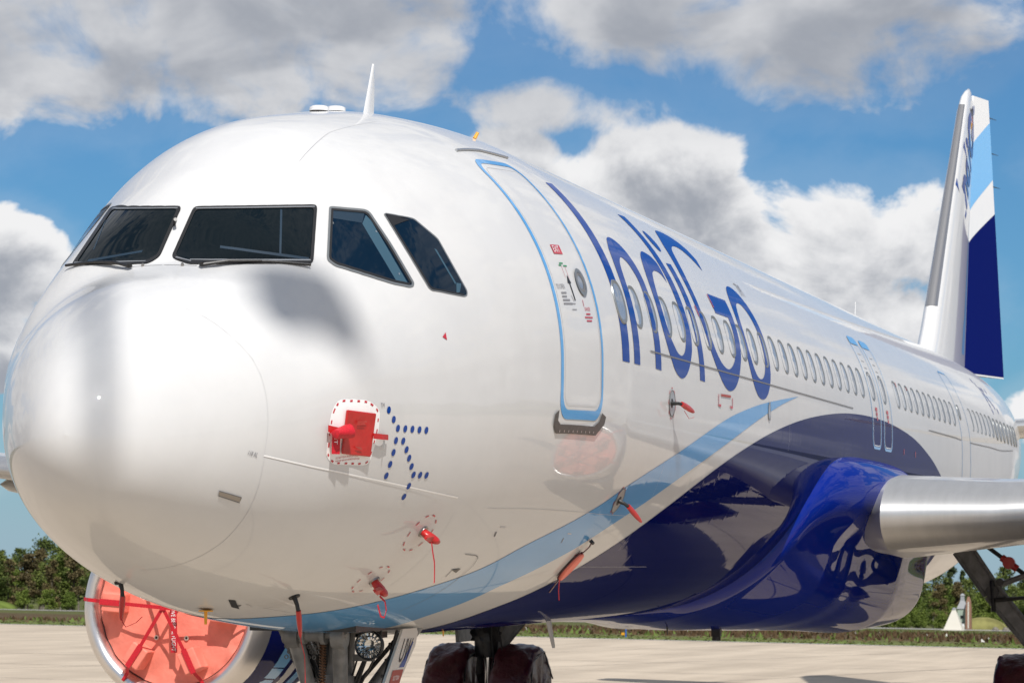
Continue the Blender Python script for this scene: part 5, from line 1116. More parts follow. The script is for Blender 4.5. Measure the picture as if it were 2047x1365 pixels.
def paddle_cover():
    b = skin(6.70, -46.4); n = px_dir(6.70, -46.4); t = thing('paddle_cover', b, 'oval salmon paddle cover tied over a belly port, astride the white band', 'port cover')
    up = Vector((-.25, -.35, .9)); up = (up-n*up.dot(n)).normalized(); sd_ = n.cross(up)
    m = MB(); m.loft([[b+n*q+up*.155*s*math.cos(a)+sd_*.085*s*math.sin(a) for a in np.linspace(0, 2*PI, 29)[:-1]] for q, s in ((.012, .98), (.030, 1.0), (.040, .96))]); part(m, 'paddle', M['vinyl'], t, angle=25)
    m = MB(); m.tube([b+n*.012+up*.157*math.cos(a)+sd_*.087*math.sin(a) for a in np.linspace(0, 2*PI, 29)], .007, 6, cap=False); part(m, 'edge_binding', M['maroon'], t)
    m = MB(); m.ribbon([b+n*.02+up*.15, b+n*.03+up*.24, b+n*.02+up*.29], sd_*.014, .006); m.ribbon([b+n*.02-up*.15, b+n*.02-up*.24-sd_*.02, b+n*.02-up*.33-sd_*.05], sd_*.014, .006); part(m, 'tie_strap', M['maroon'], t, smooth=False)
    m = MB(); m.ribbon([b+n*.03-up*.15+sd_*.02, b+n*.05-up*.2+Vector((0, 0, -.04)), b+n*.05-up*.2+Vector((.02, 0, -.12))], Vector((.012, 0, 0)), .003); part(m, 'tail_tab', M['strapred'], t, smooth=False)
    m = MB(); m.lathe([(0, .016), (.03, .014), (.035, 0)], b+up*.29, n, 12); m.lathe([(0, .016), (.03, .014), (.035, 0)], b+up*.27+sd_*-.04, n, 12); part(m, 'tie_stud', M['seal'], t)
paddle_cover()

def plate_cover():
    b = skin(1.79, -13.3, .02); n = px_dir(1.79, -13.3); t = thing('static_port_cover', b, 'flat red board strapped over the static ports ahead of the dotted emblem', 'port cover')
    q = [(1.649, -4.8), (1.921, -7.5), (1.946, -19.1), (1.662, -17.5)]
    P = [skin(*a, .012) for a in q]; O = [skin(*a, .032) for a in q]
    m = MB(); m.hexa(O+P); o = part(m, 'cover_board', M['coverred'], t, smooth=False); bv = o.modifiers.new('round', 'BEVEL'); bv.width = .009; bv.segments = 3
    m = MB(); a_, b_ = skin(1.92, -13.4, .032), skin(2.096, -13.6, .026); m.ribbon([a_, a_.lerp(b_, .5)+n*.006, b_], Vector((0, 0, .018)), .005); part(m, 'strap', M['coverred'], t, smooth=False)
    m = MB(); a_, b_ = skin(1.67, -11.5, .032), skin(1.495, -8.8, .03); m.ribbon([a_, a_.lerp(b_, .5)+n*.02, b_], Vector((0, 0, .022)), .005); part(m, 'strap', M['coverred'], t, smooth=False)
    # rolled-up streamer at the forward strap
    m = MB(); A_, B_ = skin(1.53, -10.4, .075), skin(1.665, -10.8, .055); ax = (B_-A_).normalized(); u = ax.cross(Vector((0, 0, 1))).normalized(); w_ = u.cross(ax); rr = random.Random(4)
    secs = [[A_+ax*q+(u*math.cos(a)+w_*.85*math.sin(a))*r*(1+.10*math.sin(a*3+q*30)) for a in np.linspace(0, 2*PI, 19)[:-1]] for q, r in ((-.02, .022), (-.015, .034), (.02, .040), (.06, .045), (.10, .051), (.135, .054))]
    m.loft(secs); part(m, 'streamer_roll', M['strapred'], t)
    m = MB(); c2 = skin(1.565, -14.0, .045); m.ribbon([c2+Vector((-.004, -.006, .055)), c2+Vector((.0, -.003, -.0)), c2+Vector((.006, .0, -.06))], Vector((.027, -.018, 0)), .004); st = part(m, 'streamer', M['strapred'], t, smooth=False)
    V, Fc = text_mesh('IT', .055); m = MB(); rx = Vector((.83, -.55, 0)); m.raw([c2+rx*(-.02+b2*.7)+Vector((0, 0, .045-a*.9))-Vector((.010, .012, 0)) for a, b2 in V], Fc); sub(m, 'streamer_lettering', M['whiteline'], t, st, smooth=False, recalc=False)
    m = MB(); k = skin(2.075, -15.6, .02); m.tube([k+Vector((0, 0, .03)), k, k+Vector((0, 0, -.035))], [.007, .006, .003], 8); part(m, 'pin', M['rim'], t)
    for xx, dd, L in ((1.74, -8.9, .085), (1.74, -9.4, .07), (1.76, -16.0, .06), (1.78, -16.4, .05)):
        m = MB(); m.ribbon([skin(xx, dd, .034), skin(xx+L, dd-.5, .034)], Vector((0, 0, .003)), .001); part(m, 'fine_print', M['placard'], t, smooth=False)
plate_cover()

# wheel covers
def wheel_cover(y, label, seed):
    x = 21.97; gz = GZ(x); base = (x, y, gz); t = thing('wheel_cover', base, label, 'wheel cover', 'maroon wheel covers'); rnd = random.Random(seed)
    n, k = 44, 13; prof = [(-.262, .02), (-.268, .25), (-.272, .46), (-.275, .60), (-.25, .645), (-.20, .665), (-.13, .675), (-.05, .68), (.05, .68), (.13, .675), (.20, .665), (.25, .645), (.275, .60), (.272, .46), (.268, .25), (.262, .02)]
    V = []; f1, f2 = rnd.random()*6, rnd.random()*6
    for i in range(n+1):
        a = -R_(35)+(PI+R_(70))*i/n
        for (dy, r) in prof:
            w_ = .014*math.sin(a*9+dy*17+f1)+.010*math.sin(a*17-dy*31+f2); drop = .0
            rr = r+w_; fl = 1.0+.18*max(0, -math.sin(a))
            V.append((x-rr*math.cos(a), y+dy*fl+(.012*math.sin(a*7+f2) if abs(dy) > .2 else 0), max(gz+.01, gz+.60+rr*math.sin(a))))
    kk = len(prof); m = MB(); m.raw(V, [(i*kk+j, (i+1)*kk+j, (i+1)*kk+j+1, i*kk+j+1) for i in range(n) for j in range(kk-1)]); part(m, 'cover_shell', M['maroon'], t, angle=60)
    for s in (-1, 1):
        pts = [(x-q*math.cos(a), y+s*(.283+.01*math.sin(a*5)), max(gz+.02, gz+.6+q*math.sin(a))) for a, q in [(R_(20+28*i), .60 if i % 2 else .55) for i in range(6)]]
        m = MB(); m.tube(pts, .010, 6); part(m, 'draw_cord', M['geardark'], t)
wheel_cover(4.2585, 'maroon wheel cover left of the black leg, under the belly', 1); wheel_cover(3.3315, 'maroon wheel cover right of the black leg, under the belly', 2)
wheel_cover(-3.3315, 'maroon wheel cover at the lower right corner beneath the wing', 3)
wheel_cover(-4.2585, 'outer maroon wheel cover on the left-wing leg', 4)
for o in bpy.data.objects:
    if '_b' in o: del o['_b']
# ---------------------------------------------------------------- apron, grass, road
def site_mat(name, fn):
    m = bpy.data.materials.new(name); m.use_nodes = True; k = NT(m.node_tree); b = m.node_tree.nodes['Principled BSDF']; fn(k, b); return m
def concrete(k, b):
    tc = k.node('ShaderNodeTexCoord'); v = tc.outputs['Object']
    mp = k.node('ShaderNodeMapping'); k.l.new(v, mp.inputs[0]); mp.inputs['Scale'].default_value = (.05, .7, 1); mp.inputs['Rotation'].default_value = (0, 0, R_(-62))
    brush = k.noise(mp.outputs[0], 1.0, 5, .6); blot = k.noise(v, .35, 6, .6); grit = k.noise(v, 9, 4, .7)
    f = k.add(k.mul(brush, .55), k.add(k.mul(blot, .35), k.mul(grit, .15)))
    k.l.new(k.mix(k.smooth(f, .38, .68), (.40, .33, .252), (.555, .465, .36)), b.inputs['Base Color']); b.inputs['Roughness'].default_value = .85
    bu = k.node('ShaderNodeBump'); bu.inputs['Strength'].default_value = .3; bu.inputs['Distance'].default_value = .004; k.l.new(grit, bu.inputs['Height']); k.l.new(bu.outputs[0], b.inputs['Normal'])
M['concrete'] = site_mat('apron_concrete', concrete)
E0, E1 = ground_at(0, 1246), ground_at(2047, 1296)
EDIR = (E1-E0); EDIR.z = 0; EDIR.normalize(); ENRM = Vector((-EDIR.y, EDIR.x, 0))
if ENRM.dot(CF) < 0: ENRM = -ENRM
def edge_pt(s, d, z=0.0): return Vector((E0.x+EDIR.x*s+ENRM.x*d, E0.y+EDIR.y*s+ENRM.y*d, z))
def fall(d): return -max(0, d)*.0135 if d < 400 else -5.4
def grass(k, b):
    geo = k.node('ShaderNodeNewGeometry'); v = geo.outputs['Position']
    at = k.node('ShaderNodeAttribute', attribute_name='strip'); d = at.outputs['Fac']
    wob = k.mul(k.sub(k.noise(v, .035, 4, .6), .5), 40)
    dd = k.add(d, wob)
    n2 = k.noise(v, .6, 6, .65); n3 = k.noise(v, .12, 4, .6)
    green = k.mix(k.smooth(n2, .35, .65), (.085, .115, .03), (.155, .165, .06)); brown = k.mix(k.smooth(n3, .35, .65), (.075, .052, .030), (.11, .078, .042))
    g2 = k.mix(k.smooth(n2, .35, .65), (.075, .085, .028), (.11, .115, .045))
    c = k.mix(k.smooth(dd, 12, 42), green, brown); c = k.mix(k.smooth(dd, 110, 150), c, g2)
    c = k.mix(k.smooth(k.noise(v, .35, 3, .5), .62, .72), c, green)
    k.l.new(c, b.inputs['Base Color']); b.inputs['Roughness'].default_value = .95; b.inputs['Specular IOR Level'].default_value = .1
    bu = k.node('ShaderNodeBump'); bu.inputs['Strength'].default_value = 1; bu.inputs['Distance'].default_value = .25; k.l.new(n2, bu.inputs['Height']); k.l.new(bu.outputs[0], b.inputs['Normal'])
M['grass'] = site_mat('field_grass', grass)
def world_mesh(name, V, Fc, mat, smooth=False, origin=None):
    m = MB(); m.raw(V, Fc); return m.build(name, mat, None, smooth=smooth, recalc=False, origin=origin)
def make_ground():
    # apron sheet on this side of the edge, field beyond and all round to the horizon
    V = [edge_pt(s, d) for s, d in ((-1500, -900), (1500, -900), (1500, 0), (-1500, 0))]
    o = world_mesh('apron', V, [(0, 1, 2, 3) if (V[1]-V[0]).cross(V[2]-V[1]).z > 0 else (3, 2, 1, 0)], M['concrete']); tag(o, kind='structure')
    ds = [0, 4, 12, 30, 60, 100, 140, 180, 220, 260, 300, 340, 380, 400, 500, 700, 1200, 3000]; ss = list(range(-1500, 1501, 100)); V = []
    for d in ds:
        for s in ss: V.append(edge_pt(s, d, fall(d)-.03*(d > 0)))
    k = len(ss); Fc = [(i*k+j, i*k+j+1, (i+1)*k+j+1, (i+1)*k+j) for i in range(len(ds)-1) for j in range(k-1)]
    m = MB(); m.raw(V, Fc); o = m.build('grass_field', M['grass'], None, smooth=True, recalc=True); 
    if o.data.polygons[0].normal.z < 0: o.data.flip_normals()
    at = o.data.attributes.new('strip', 'FLOAT', 'POINT')
    for i, p in enumerate(o.data.vertices): at.data[i].value = (p.co-E0).dot(ENRM)
    tag(o, kind='structure')
    V = [Vector(q) for q in ((-4500, -4500, -.6), (4500, -4500, -.6), (4500, 4500, -.6), (-4500, 4500, -.6))]
    V = [edge_pt(s, d, z) for s, d, z in ((-4500, -4500, -.5), (4500, -4500, -.5), (4500, -899, -.5), (-4500, -899, -.5))]
    o = world_mesh('far_field', V, [(0, 1, 2, 3) if (V[1]-V[0]).cross(V[2]-V[1]).z > 0 else (3, 2, 1, 0)], M['grass']); tag(o, kind='structure')
    V = [edge_pt(s, d, fall(3000)-.2) for s, d in ((-4500, 2990), (4500, 2990), (4500, 5200), (-4500, 5200))]
    # pale kerb line and bright grass fringe along the edge
    m = MB(); a = [edge_pt(s, -.9, .012) for s in range(-300, 301, 20)]; b = [edge_pt(s, -.35, .012) for s in range(-300, 301, 20)]
    m.raw(a+b, [(i, i+1, len(a)+i+1, len(a)+i) for i in range(len(a)-1)]); o = m.build('edge_line', M['edgeline'], None, smooth=False, recalc=False); tag(o, kind='structure')
    # sealed joints between the slabs
    m = MB(); uv = Vector((math.cos(R_(-62)), math.sin(R_(-62)), 0)); 
    for i in range(-12, 30):
        for dv, L in ((EDIR, 150), (ENRM, 120)):
            o_ = edge_pt(-60, -140)+(ENRM if dv is EDIR else EDIR)*(i*7.5); n_ = Vector((-dv.y, dv.x, 0))*.022
            if (dv is EDIR and i*7.5-140 > -2): continue
            p, q = o_-dv*60, o_+dv*(L if dv is EDIR else 138)
            m.raw([p-n_+Vector((0, 0, .004)), p+n_+Vector((0, 0, .004)), q+n_+Vector((0, 0, .004)), q-n_+Vector((0, 0, .004))], [(0, 1, 2, 3)])
    o = m.build('joint_seal', M['joint'], None, smooth=False, recalc=False); tag(o, kind='structure')
M['edgeline'] = principled('edge_concrete', (.52, .50, .46), .8); M['joint'] = principled('joint_seal', (.17, .14, .115), .8)
make_ground()
# perimeter road: pale strip and low kerb on the far side of the grass
RD = 232.0
def make_road():
    m = MB()
    for a, b, z in ((RD, RD+5, .03),):
        P = [edge_pt(s, a, fall(a)+z) for s in range(-400, 401, 40)]; Q = [edge_pt(s, b, fall(b)+z+.10) for s in range(-400, 401, 40)]
        m.raw(P+Q, [(i, i+1, len(P)+i+1, len(P)+i) for i in range(len(P)-1)])
    o = m.build('perimeter_road', M['roadmat'], None, smooth=False, recalc=False); tag(o, kind='structure')
M['roadmat'] = bumped(principled('pale_road', (.27, .26, .245), .9), .4, 0, colvar=.2)
make_road()

# ---------------------------------------------------------------- grass tufts on the near edge
def make_tufts():
    rnd = random.Random(3); V = []; Fc = []; mi = []
    for i in range(26000):
        s = rnd.uniform(-30, 110); d = rnd.random()**1.7*150+.02; p = edge_pt(s, d, fall(d)-.05); h = rnd.uniform(.12, .30)*(1.0 if d > 26 else .28); a = rnd.uniform(0, PI); w_ = rnd.uniform(.05, .16)
        dx, dy = math.cos(a)*w_, math.sin(a)*w_; b = len(V); lx, ly = rnd.uniform(-.12, .12), rnd.uniform(-.12, .12)
        V += [(p.x-dx, p.y-dy, p.z), (p.x+dx, p.y+dy, p.z), (p.x+lx, p.y+ly, p.z+h)]; Fc.append((b, b+1, b+2)); dd = d+rnd.gauss(0, 16)
        mi.append(0 if dd < 22 else (1 if dd < 125 else 2)) if rnd.random() > .06 else mi.append(3 if rnd.random() < .12 else 0)
    me = bpy.data.meshes.new('grass_tufts'); me.from_pydata(V, [], Fc)
    for m in ('tuftg', 'tuftb', 'tuft2', 'flower'): me.materials.append(M[m])
    me.polygons.foreach_set('material_index', mi); o = bpy.data.objects.new('grass_tufts', me); COL.objects.link(o); tag(o, kind='stuff')
M['tuftg'] = principled('tuft_green', (.11, .155, .035), .8, spec=.2); M['tuftb'] = principled('tuft_brown', (.095, .062, .034), .9, spec=.1); M['tuft2'] = principled('tuft_dull', (.085, .10, .03), .9, spec=.1); M['flower'] = principled('white_flower', (.6, .6, .55), .8)
make_tufts()

# ---------------------------------------------------------------- trees
def leaf_mat(name, a, b):
    m = bpy.data.materials.new(name); m.use_nodes = True; k = NT(m.node_tree); bs = m.node_tree.nodes['Principled BSDF']
    geo = k.node('ShaderNodeNewGeometry'); oi = k.node('ShaderNodeObjectInfo')
    n = k.noise(geo.outputs['Position'], .55, 4, .6); f = k.add(k.mul(n, .8), k.mul(k.sub(geo.outputs['Random Per Island'], .5), .45)); f = k.add(f, k.mul(k.sub(oi.outputs['Random'], .5), .35))
    k.l.new(k.mix(k.smooth(f, .15, .75), a, b), bs.inputs['Base Color']); bs.inputs['Roughness'].default_value = .7; bs.inputs['Specular IOR Level'].default_value = .25
    return m
M['leaf_green'] = leaf_mat('leaves_mid_green', (.050, .074, .016), (.150, .182, .042)); M['leaf_fresh'] = leaf_mat('leaves_fresh_green', (.075, .115, .016), (.190, .240, .046))
M['leaf_brown'] = leaf_mat('leaves_rusty', (.075, .058, .026), (.170, .135, .056)); M['leaf_dark'] = leaf_mat('needles_dark', (.026, .045, .018), (.075, .100, .034))
M['bark'] = bumped(principled('bark_grey', (.17, .15, .125), .9), 3, .4, colvar=.3); M['barkdark'] = bumped(principled('bark_dark', (.06, .045, .035), .9), 3, .4, colvar=.3)
def crown_mesh(seed, h, w_, base, n, leaf, kind):
    rnd = random.Random(seed); V = []; Fc = []
    cl = []
    if kind == 'conifer':
        for i in range(46):
            q = rnd.random()**.8; z = base+(h-base)*q; r = w_*(1-q)*.95; a = rnd.uniform(0, 2*PI); cl.append((Vector((r*math.cos(a)*rnd.uniform(.3, 1), r*math.sin(a)*rnd.uniform(.3, 1), z)), .25+.55*(1-q)))
    else:
        for i in range(30 if kind == 'round' else 24):
            q = rnd.random(); z = base+(h-base)*q; env = math.sin(PI*min(1, (.12+.88*q)**.8))**.6 if kind == 'round' else (1-q)**.45*.8+.15
            r = w_*env*math.sqrt(rnd.random()); a = rnd.uniform(0, 2*PI); cl.append((Vector((r*math.cos(a), r*math.sin(a), z)), rnd.uniform(.45, 1.05)*w_*.42))
    for i in range(n):
        c, s = rnd.choice(cl); p = c+Vector((rnd.gauss(0, 1), rnd.gauss(0, 1), rnd.gauss(0, .75)))*s*.55
        l = leaf*rnd.uniform(.6, 1.4); u = Vector((rnd.gauss(0, 1), rnd.gauss(0, 1), rnd.gauss(0, .8))).normalized(); v = u.cross(Vector((rnd.gauss(0, 1), rnd.gauss(0, 1), rnd.gauss(0, 1)))).normalized(); b = len(V)
        V += [p-u*l, p+v*l*.55, p+u*l, p-v*l*.55]; Fc.append((b, b+1, b+2, b+3))
    return V, Fc, cl
def make_tree_kinds():
    kinds = []
    spec = [('round', 9.0, 2.6, 2.2, 'leaf_green', 'bark'), ('round', 7.5, 2.4, 1.2, 'leaf_fresh', 'bark'), ('tall', 10.5, 1.9, 2.5, 'leaf_brown', 'barkdark'), ('tall', 9.5, 2.0, 2.8, 'leaf_green', 'bark'), ('conifer', 11.0, 2.1, 1.0, 'leaf_dark', 'barkdark'), ('round', 6.0, 2.3, .5, 'leaf_fresh', 'bark'), ('tall', 8.5, 1.7, 1.0, 'leaf_brown', 'bark')]
    for i, (kd, h, w_, b, lm, bk) in enumerate(spec):
        V, Fc, cl = crown_mesh(50+i, h, w_, b, 4600, .185 if kd != 'conifer' else .17, kd)
        me = bpy.data.meshes.new('crown'); me.from_pydata([tuple(p) for p in V], [], Fc); me.materials.append(M[lm])
        m = MB(); m.tube([(0, 0, -.4), (.05, 0, h*.3), (-.06, .05, h*.65), (0, 0, h*.93)], [.17, .13, .08, .02], 7)
        rnd = random.Random(i)
        for c, s in rnd.sample(cl, 9): z0 = max(b*.8, c.z-1.4); m.tube([(0, 0, z0), tuple((c*.6+Vector((0, 0, z0*.4)))), tuple(c)], [.06, .04, .015], 5)
        t = m.build('trunk', M[bk]); tm = t.data; bpy.data.objects.remove(t); kinds.append((me, tm, kd, lm))
    return kinds
KINDS = make_tree_kinds()
SHAPE = {'round': 'broad ', 'tall': 'slender ', 'conifer': ''}
def ORD(n): return ['first', 'second', 'third', 'fourth', 'fifth', 'sixth', 'seventh', 'eighth', 'ninth', 'tenth', 'eleventh', 'twelfth', 'thirteenth', 'fourteenth', 'fifteenth', 'sixteenth', 'seventeenth', 'eighteenth', 'nineteenth', 'twentieth'][min(n, 20)-1]
TREE_WORD = {'leaf_green': 'mid-green tree', 'leaf_fresh': 'yellow-green bushy tree', 'leaf_brown': 'rusty budding tree', 'leaf_dark': 'dark spiky conifer'}
def plant(px, dist, kind, sc, label, group, rnd):
    me, tm, kd, lm = KINDS[kind]; d = dist-101.0; dr = CF+CR*((px-1023.5)/5924.314); dr.z = 0; dr.normalize(); p = CAM+dr*((d-(CAM-E0).dot(ENRM))/dr.dot(ENRM)); p.z = fall(d)-.05
    t = empty('conifer' if kd == 'conifer' else 'leafy_tree', p); tag(t, label, 'tree', group); t.rotation_euler = (0, 0, rnd.uniform(0, 2*PI)); t.scale = (sc*rnd.uniform(.85, 1.2), sc*rnd.uniform(.85, 1.2), sc*rnd.uniform(.92, 1.12))
    for nm, mm in (('crown', me), ('trunk', tm)):
        c = bpy.data.objects.new(nm, mm); COL.objects.link(c); c.parent = t
def make_treeline():
    rnd = random.Random(11)
    where = lambda px: 'left of the nose' if px < 250 else ('below the wing' if px > 1600 else 'behind the belly')
    count = {}
    def place(px, dist, kind, sc):
        me, tm, kd, lm = KINDS[kind]; w = where(px)
        rowname = 'front row' if dist < 363 else ('second row' if dist < 378 else ('third row' if dist < 393 else 'back row'))
        key = (lm, kd, rowname, w); count[key] = count.get(key, 0)+1
        plant(px, dist, kind, sc, f'{SHAPE[kd]}{TREE_WORD[lm]} {w}, {rowname}, {ORD(count[key])} of these from the left', f'trees of the belt {w}', rnd)
    # left of the nose: brown trunks with green undergrowth
    for row, (d0, sc0) in enumerate(((352, .80), (366, .94), (382, 1.06))):
        px = -120
        while px < 330:
            k = rnd.choice([0, 2, 6, 3, 2] if row == 0 else [0, 3, 1, 2, 0] if row == 1 else [0, 0, 3, 1]); place(px+rnd.uniform(-12, 12), d0+rnd.uniform(-5, 5), k, sc0*rnd.uniform(.85, 1.08)); px += rnd.uniform(30, 48)
    px = 62
    while px < 300: place(px, 347+rnd.uniform(-3, 3), 5, rnd.uniform(.35, .6)); px += rnd.uniform(22, 50)
    # right side: brighter, lower, conifers poking out
    for row, (d0, sc0) in enumerate(((372, .52), (386, .66), (402, .80))):
        px = 1480
        while px < 2240:
            k = rnd.choice([1, 6, 1, 0, 5, 2] if row == 0 else [0, 1, 1, 3, 6] if row == 1 else [0, 4, 1, 0, 3]); s = sc0*rnd.uniform(.82, 1.1)*(1.0 if px < 1990 else 1.12)
            place(px+rnd.uniform(-12, 12), d0+rnd.uniform(-6, 6), k, s); px += rnd.uniform(27, 42)
    for px, s in ((1790, .88), (1840, .74), (1925, .80), (1942, .72), (1800, .7)): place(px, 408, 4, s)
    px = 1500
    while px < 2100: place(px, 362+rnd.uniform(-4, 3), 5, rnd.uniform(.30, .55)); px += rnd.uniform(22, 46)
    # behind the belly only hints show
    px = 330
    while px < 1480: place(px, 385+rnd.uniform(-14, 10), rnd.choice([0, 1, 3, 6]), rnd.uniform(.7, 1.0)); px += rnd.uniform(55, 85)
make_treeline()
def make_far_wood():
    """wooded skyline on the left-wing side and behind the viewpoint: one far mass"""
    rnd = random.Random(5); V = []; Fc = []
    for i in range(16000):
        a = rnd.uniform(R_(-200), R_(-25)); r = 430+rnd.uniform(0, 60); h = 9+4*math.sin(a*31)+3*math.sin(a*77+1); z = rnd.random()**.7*h
        p = Vector((15+r*math.cos(a), r*math.sin(a), z-1)); l = rnd.uniform(.8, 1.9); u = Vector((rnd.gauss(0, 1), rnd.gauss(0, 1), rnd.gauss(0, 1))).normalized(); v = u.cross(Vector((rnd.gauss(0, 1), rnd.gauss(0, 1), rnd.gauss(0, 1)))).normalized(); b = len(V)
        V += [p-u*l, p+v*l, p+u*l, p-v*l]; Fc.append((b, b+1, b+2, b+3))
    me = bpy.data.meshes.new('far_wood'); me.from_pydata([tuple(p) for p in V], [], Fc); me.materials.append(M['leaf_green']); o = bpy.data.objects.new('far_wood', me); COL.objects.link(o); tag(o, kind='stuff')
    # grass beyond the apron on that side
make_far_wood()
def make_side_field():
    V = [(-160, -95, .03), (260, -95, .03), (700, -700, .05), (-500, -700, .05)]
    o = world_mesh('side_field', [Vector(v) for v in V], [(3, 2, 1, 0)], M['sidegrass']); tag(o, kind='structure')
    if o.data.polygons[0].normal.z < 0: o.data.flip_normals()
M['sidegrass'] = bumped(principled('side_grass', (.105, .125, .04), .95, spec=.1), .2, 0, colvar=.3)
make_side_field()

# ---------------------------------------------------------------- small things beyond the apron
def at_road(px, d_off=0.0, dist=None):
    d = CF+CR*((px-1023.5)/5924.314); d.z = 0; d.normalize(); t = (RD+d_off-(CAM-E0).dot(ENRM))/d.dot(ENRM); p = CAM+d*t; p.z = fall(RD+d_off); return p, t
def make_marker():
    p, t = at_road(1908, -8); s = t/5924
    o = empty('pyramid_marker', p); tag(o, 'white pyramid marker standing in the grass before the perimeter road', 'marker')
    m = MB(); w_ = 19*s; h = 40*s; m.raw([(-w_, -w_, 0), (w_, -w_, 0), (w_, w_, 0), (-w_, w_, 0), (-w_*.18, -w_*.18, h), (w_*.18, -w_*.18, h), (w_*.18, w_*.18, h), (-w_*.18, w_*.18, h)], [(3, 2, 1, 0), (4, 5, 6, 7), (0, 1, 5, 4), (1, 2, 6, 5), (2, 3, 7, 6), (3, 0, 4, 7)]); m.build('pyramid_body', M['markercream'], o, smooth=False)
    m = MB(); m.lathe([(0, w_*.22), (h*.08, w_*.2), (h*.13, 0)], (0, 0, h), (0, 0, 1), 10); m.build('marker_cap', M['drain'], o); m = MB(); m.box((0, 0, .05), (w_*2.3, w_*2.3, .1)); m.build('base_slab', M['edgeline'], o, smooth=False)
M['markercream'] = principled('marker_cream', (.58, .55, .48), .6)
make_marker()
def make_tower():
    p, t = at_road(1925, 10); s = t/5924; o = empty('small_tower', p); tag(o, 'narrow pale green tower with a grey pointed roof among the trees', 'tower'); w_ = 9*s; h = 42*s
    m = MB(); m.box((0, 0, h/2), (w_*2, w_*2, h)); m.build('tower_wall', M['palegreen'], o, smooth=False)
    m = MB(); m.loft([[(a*w_*q, b*w_*q, z) for a, b in ((-1, -1), (1, -1), (1, 1), (-1, 1))] for q, z in ((1.2, h), (1.0, h+4*s), (.45, h+16*s), (.4, h+24*s), (.5, h+26*s), (.15, h+30*s))]); m.build('roof', M['drain'], o, smooth=False)
    m = MB()
    for z in (.3, .62): m.box((-w_*1.01, 0, h*z), (.06, w_*.7, h*.14))
    m.build('tower_window', M['seal'], o, smooth=False)
    p2, t = at_road(1937, 9); o = empty('brown_pylon', p2); tag(o, 'tall brown pointed mast stub beside the pale green tower', 'post'); w_ = 5.5*s
    m = MB(); m.loft([[(a*w_*q, b*w_*q, z) for a, b in ((-1, -1), (1, -1), (1, 1), (-1, 1))] for q, z in ((1.05, 0), (1, 40*s), (.8, 56*s), (.3, 66*s))]); m.build('post_body', M['rust'], o, smooth=False)
    m = MB(); m.box((-w_*1.02, 0, 30*s), (.05, w_*.5, 52*s)); m.build('post_face', M['markercream'], o, smooth=False)
    p3, t = at_road(1921, 2); o = empty('white_box', p3); tag(o, 'low white equipment cabinet at the foot of the pale green tower', 'cabinet')
    m = MB(); m.box((0, 0, 7*s), (12*s, 14*s, 11*s)); m.build('cabinet_body', M['whiteline'], o, smooth=False); m = MB(); m.box((0, 0, 13*s), (13*s, 15*s, 1.2*s)); m.build('lid', M['drain'], o, smooth=False)
    for px in (1990, 2010):
        p4, t = at_road(px, 4); o = empty('boulder', p4); tag(o, 'grey boulder by the road, nearer the tower' if px == 1990 else 'grey boulder by the road, nearer the right edge', 'boulder', 'boulders by the road'); m = MB(); rnd = random.Random(px)
        m.loft([[(math.cos(2*PI*j/9)*r*rnd.uniform(.8, 1.2), math.sin(2*PI*j/9)*r*rnd.uniform(.8, 1.2), z) for j in range(9)] for r, z in ((6*s, -.1), (7*s, 3*s), (5*s, 6*s), (2*s, 8*s))]); m.build('boulder_body', M['bark'], o)
M['palegreen'] = principled('pale_green_render', (.33, .40, .33), .8); M['rust'] = principled('rusty_timber', (.24, .13, .085), .8)
make_tower()
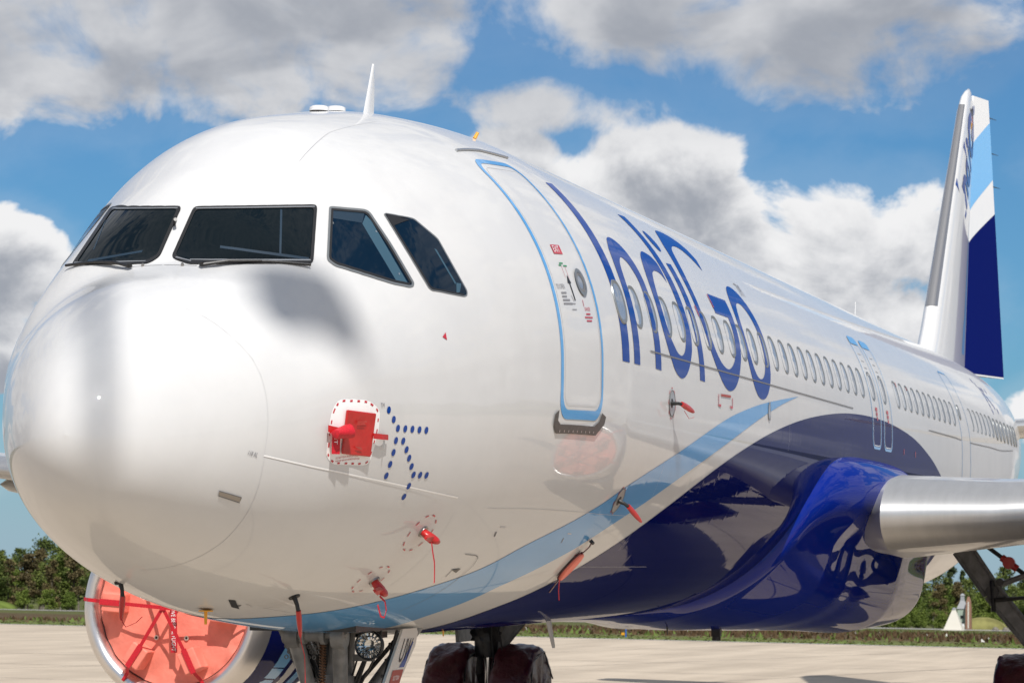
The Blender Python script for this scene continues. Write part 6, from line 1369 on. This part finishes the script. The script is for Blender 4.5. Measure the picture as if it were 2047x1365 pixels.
# turf mounds among the trees
M['turf'] = bumped(principled('mown_turf', (.115, .155, .035), .95, spec=.1), .5, 0, colvar=.3); M['turfdry'] = bumped(principled('dry_turf', (.20, .19, .07), .95, spec=.1), .5, 0, colvar=.3)
for px, hw, hh, mt in ((-10, 60, 20, 'turf'), (1965, 50, 28, 'turfdry')):
    p, t = at_road(px, 14); s = t/5924; n = 28; m = MB(); secs = []
    for i in range(9): q = i/8; secs.append([(hw*s*math.cos(a)*math.cos(q*PI/2), hw*s*math.sin(a)*math.cos(q*PI/2), hh*s*math.sin(q*PI/2)-.1) for a in np.linspace(0, 2*PI, n+1)[:-1]])
    m.loft(secs); m.v = [tuple(Vector(v)+p) for v in m.v]; o = m.build('turf_mound', M[mt], None); tag(o, kind='structure')
def make_stake():
    g = ground_at(1251, 1273); o = empty('taxiway_marker', g); tag(o, 'slim blue marker stake with an orange lamp on the apron edge', 'marker')
    m = MB(); m.tube([(0, 0, 0), (0, 0, .44)], .030, 8); m.build('stake', M['bluestake'], o)
    m = MB(); m.box((-.02, .10, .13), (.10, .12, .09)); m.build('lamp', M['yellow'], o, smooth=False); m = MB(); m.tube([(-.02, .10, 0), (-.02, .10, .1)], .02, 6); m.build('lamp_stem', M['seal'], o)
M['bluestake'] = principled('blue_stake', (.03, .11, .42), .5)
make_stake()
def make_mast():
    """tall floodlight mast behind the viewpoint, between the sun and the nose: throws the soft shadows on the radome"""
    h = Vector((-math.cos(SUN_AZ), -math.sin(SUN_AZ), 0)); lat = Vector((math.sin(SUN_AZ), -math.cos(SUN_AZ), 0)); D_ = 22.5
    b = h*D_+lat*.21; b.z = 0; z0 = D_*math.tan(SUN_EL)+LIFT
    o = empty('floodlight_mast', b); tag(o, 'tall grey floodlight mast standing behind the viewpoint', 'mast')
    m = MB(); m.tube([(0, 0, 0), (0, 0, z0+1.9)], [.17, .075], 20); m.build('mast_pole', M['wgrey'], o)
    m = MB(); m.lathe([(0, .4), (.3, .4), (.32, .25), (.5, .22)], (0, 0, 0), (0, 0, 1), 20); m.build('base_flange', M['edgeline'], o)
    m = MB(); m.tube([(0, 0, z0+1.72), tuple(lat*1.1+Vector((0, 0, z0+1.70)))], .035, 10); m.build('cross_arm', M['wgrey'], o)
    q = [(1.02, 1.70), (1.58, 1.70), (1.70, 1.42), (1.80, 1.10), (1.72, 1.04), (1.45, 1.13), (1.20, .96), (1.05, 1.22)]
    th = Vector((h.x, h.y, 0))*.12; n = len(q); F3 = [lat*a+Vector((0, 0, z0+c)) for a, c in q]
    m = MB(); m.raw([p-th for p in F3]+[p+th for p in F3], [tuple(range(n)), tuple(range(n, 2*n))[::-1]]+[(i, (i+1) % n, n+(i+1) % n, n+i) for i in range(n)]); m.build('lamp_housing', M['wgrey'], o, smooth=False)
make_mast()
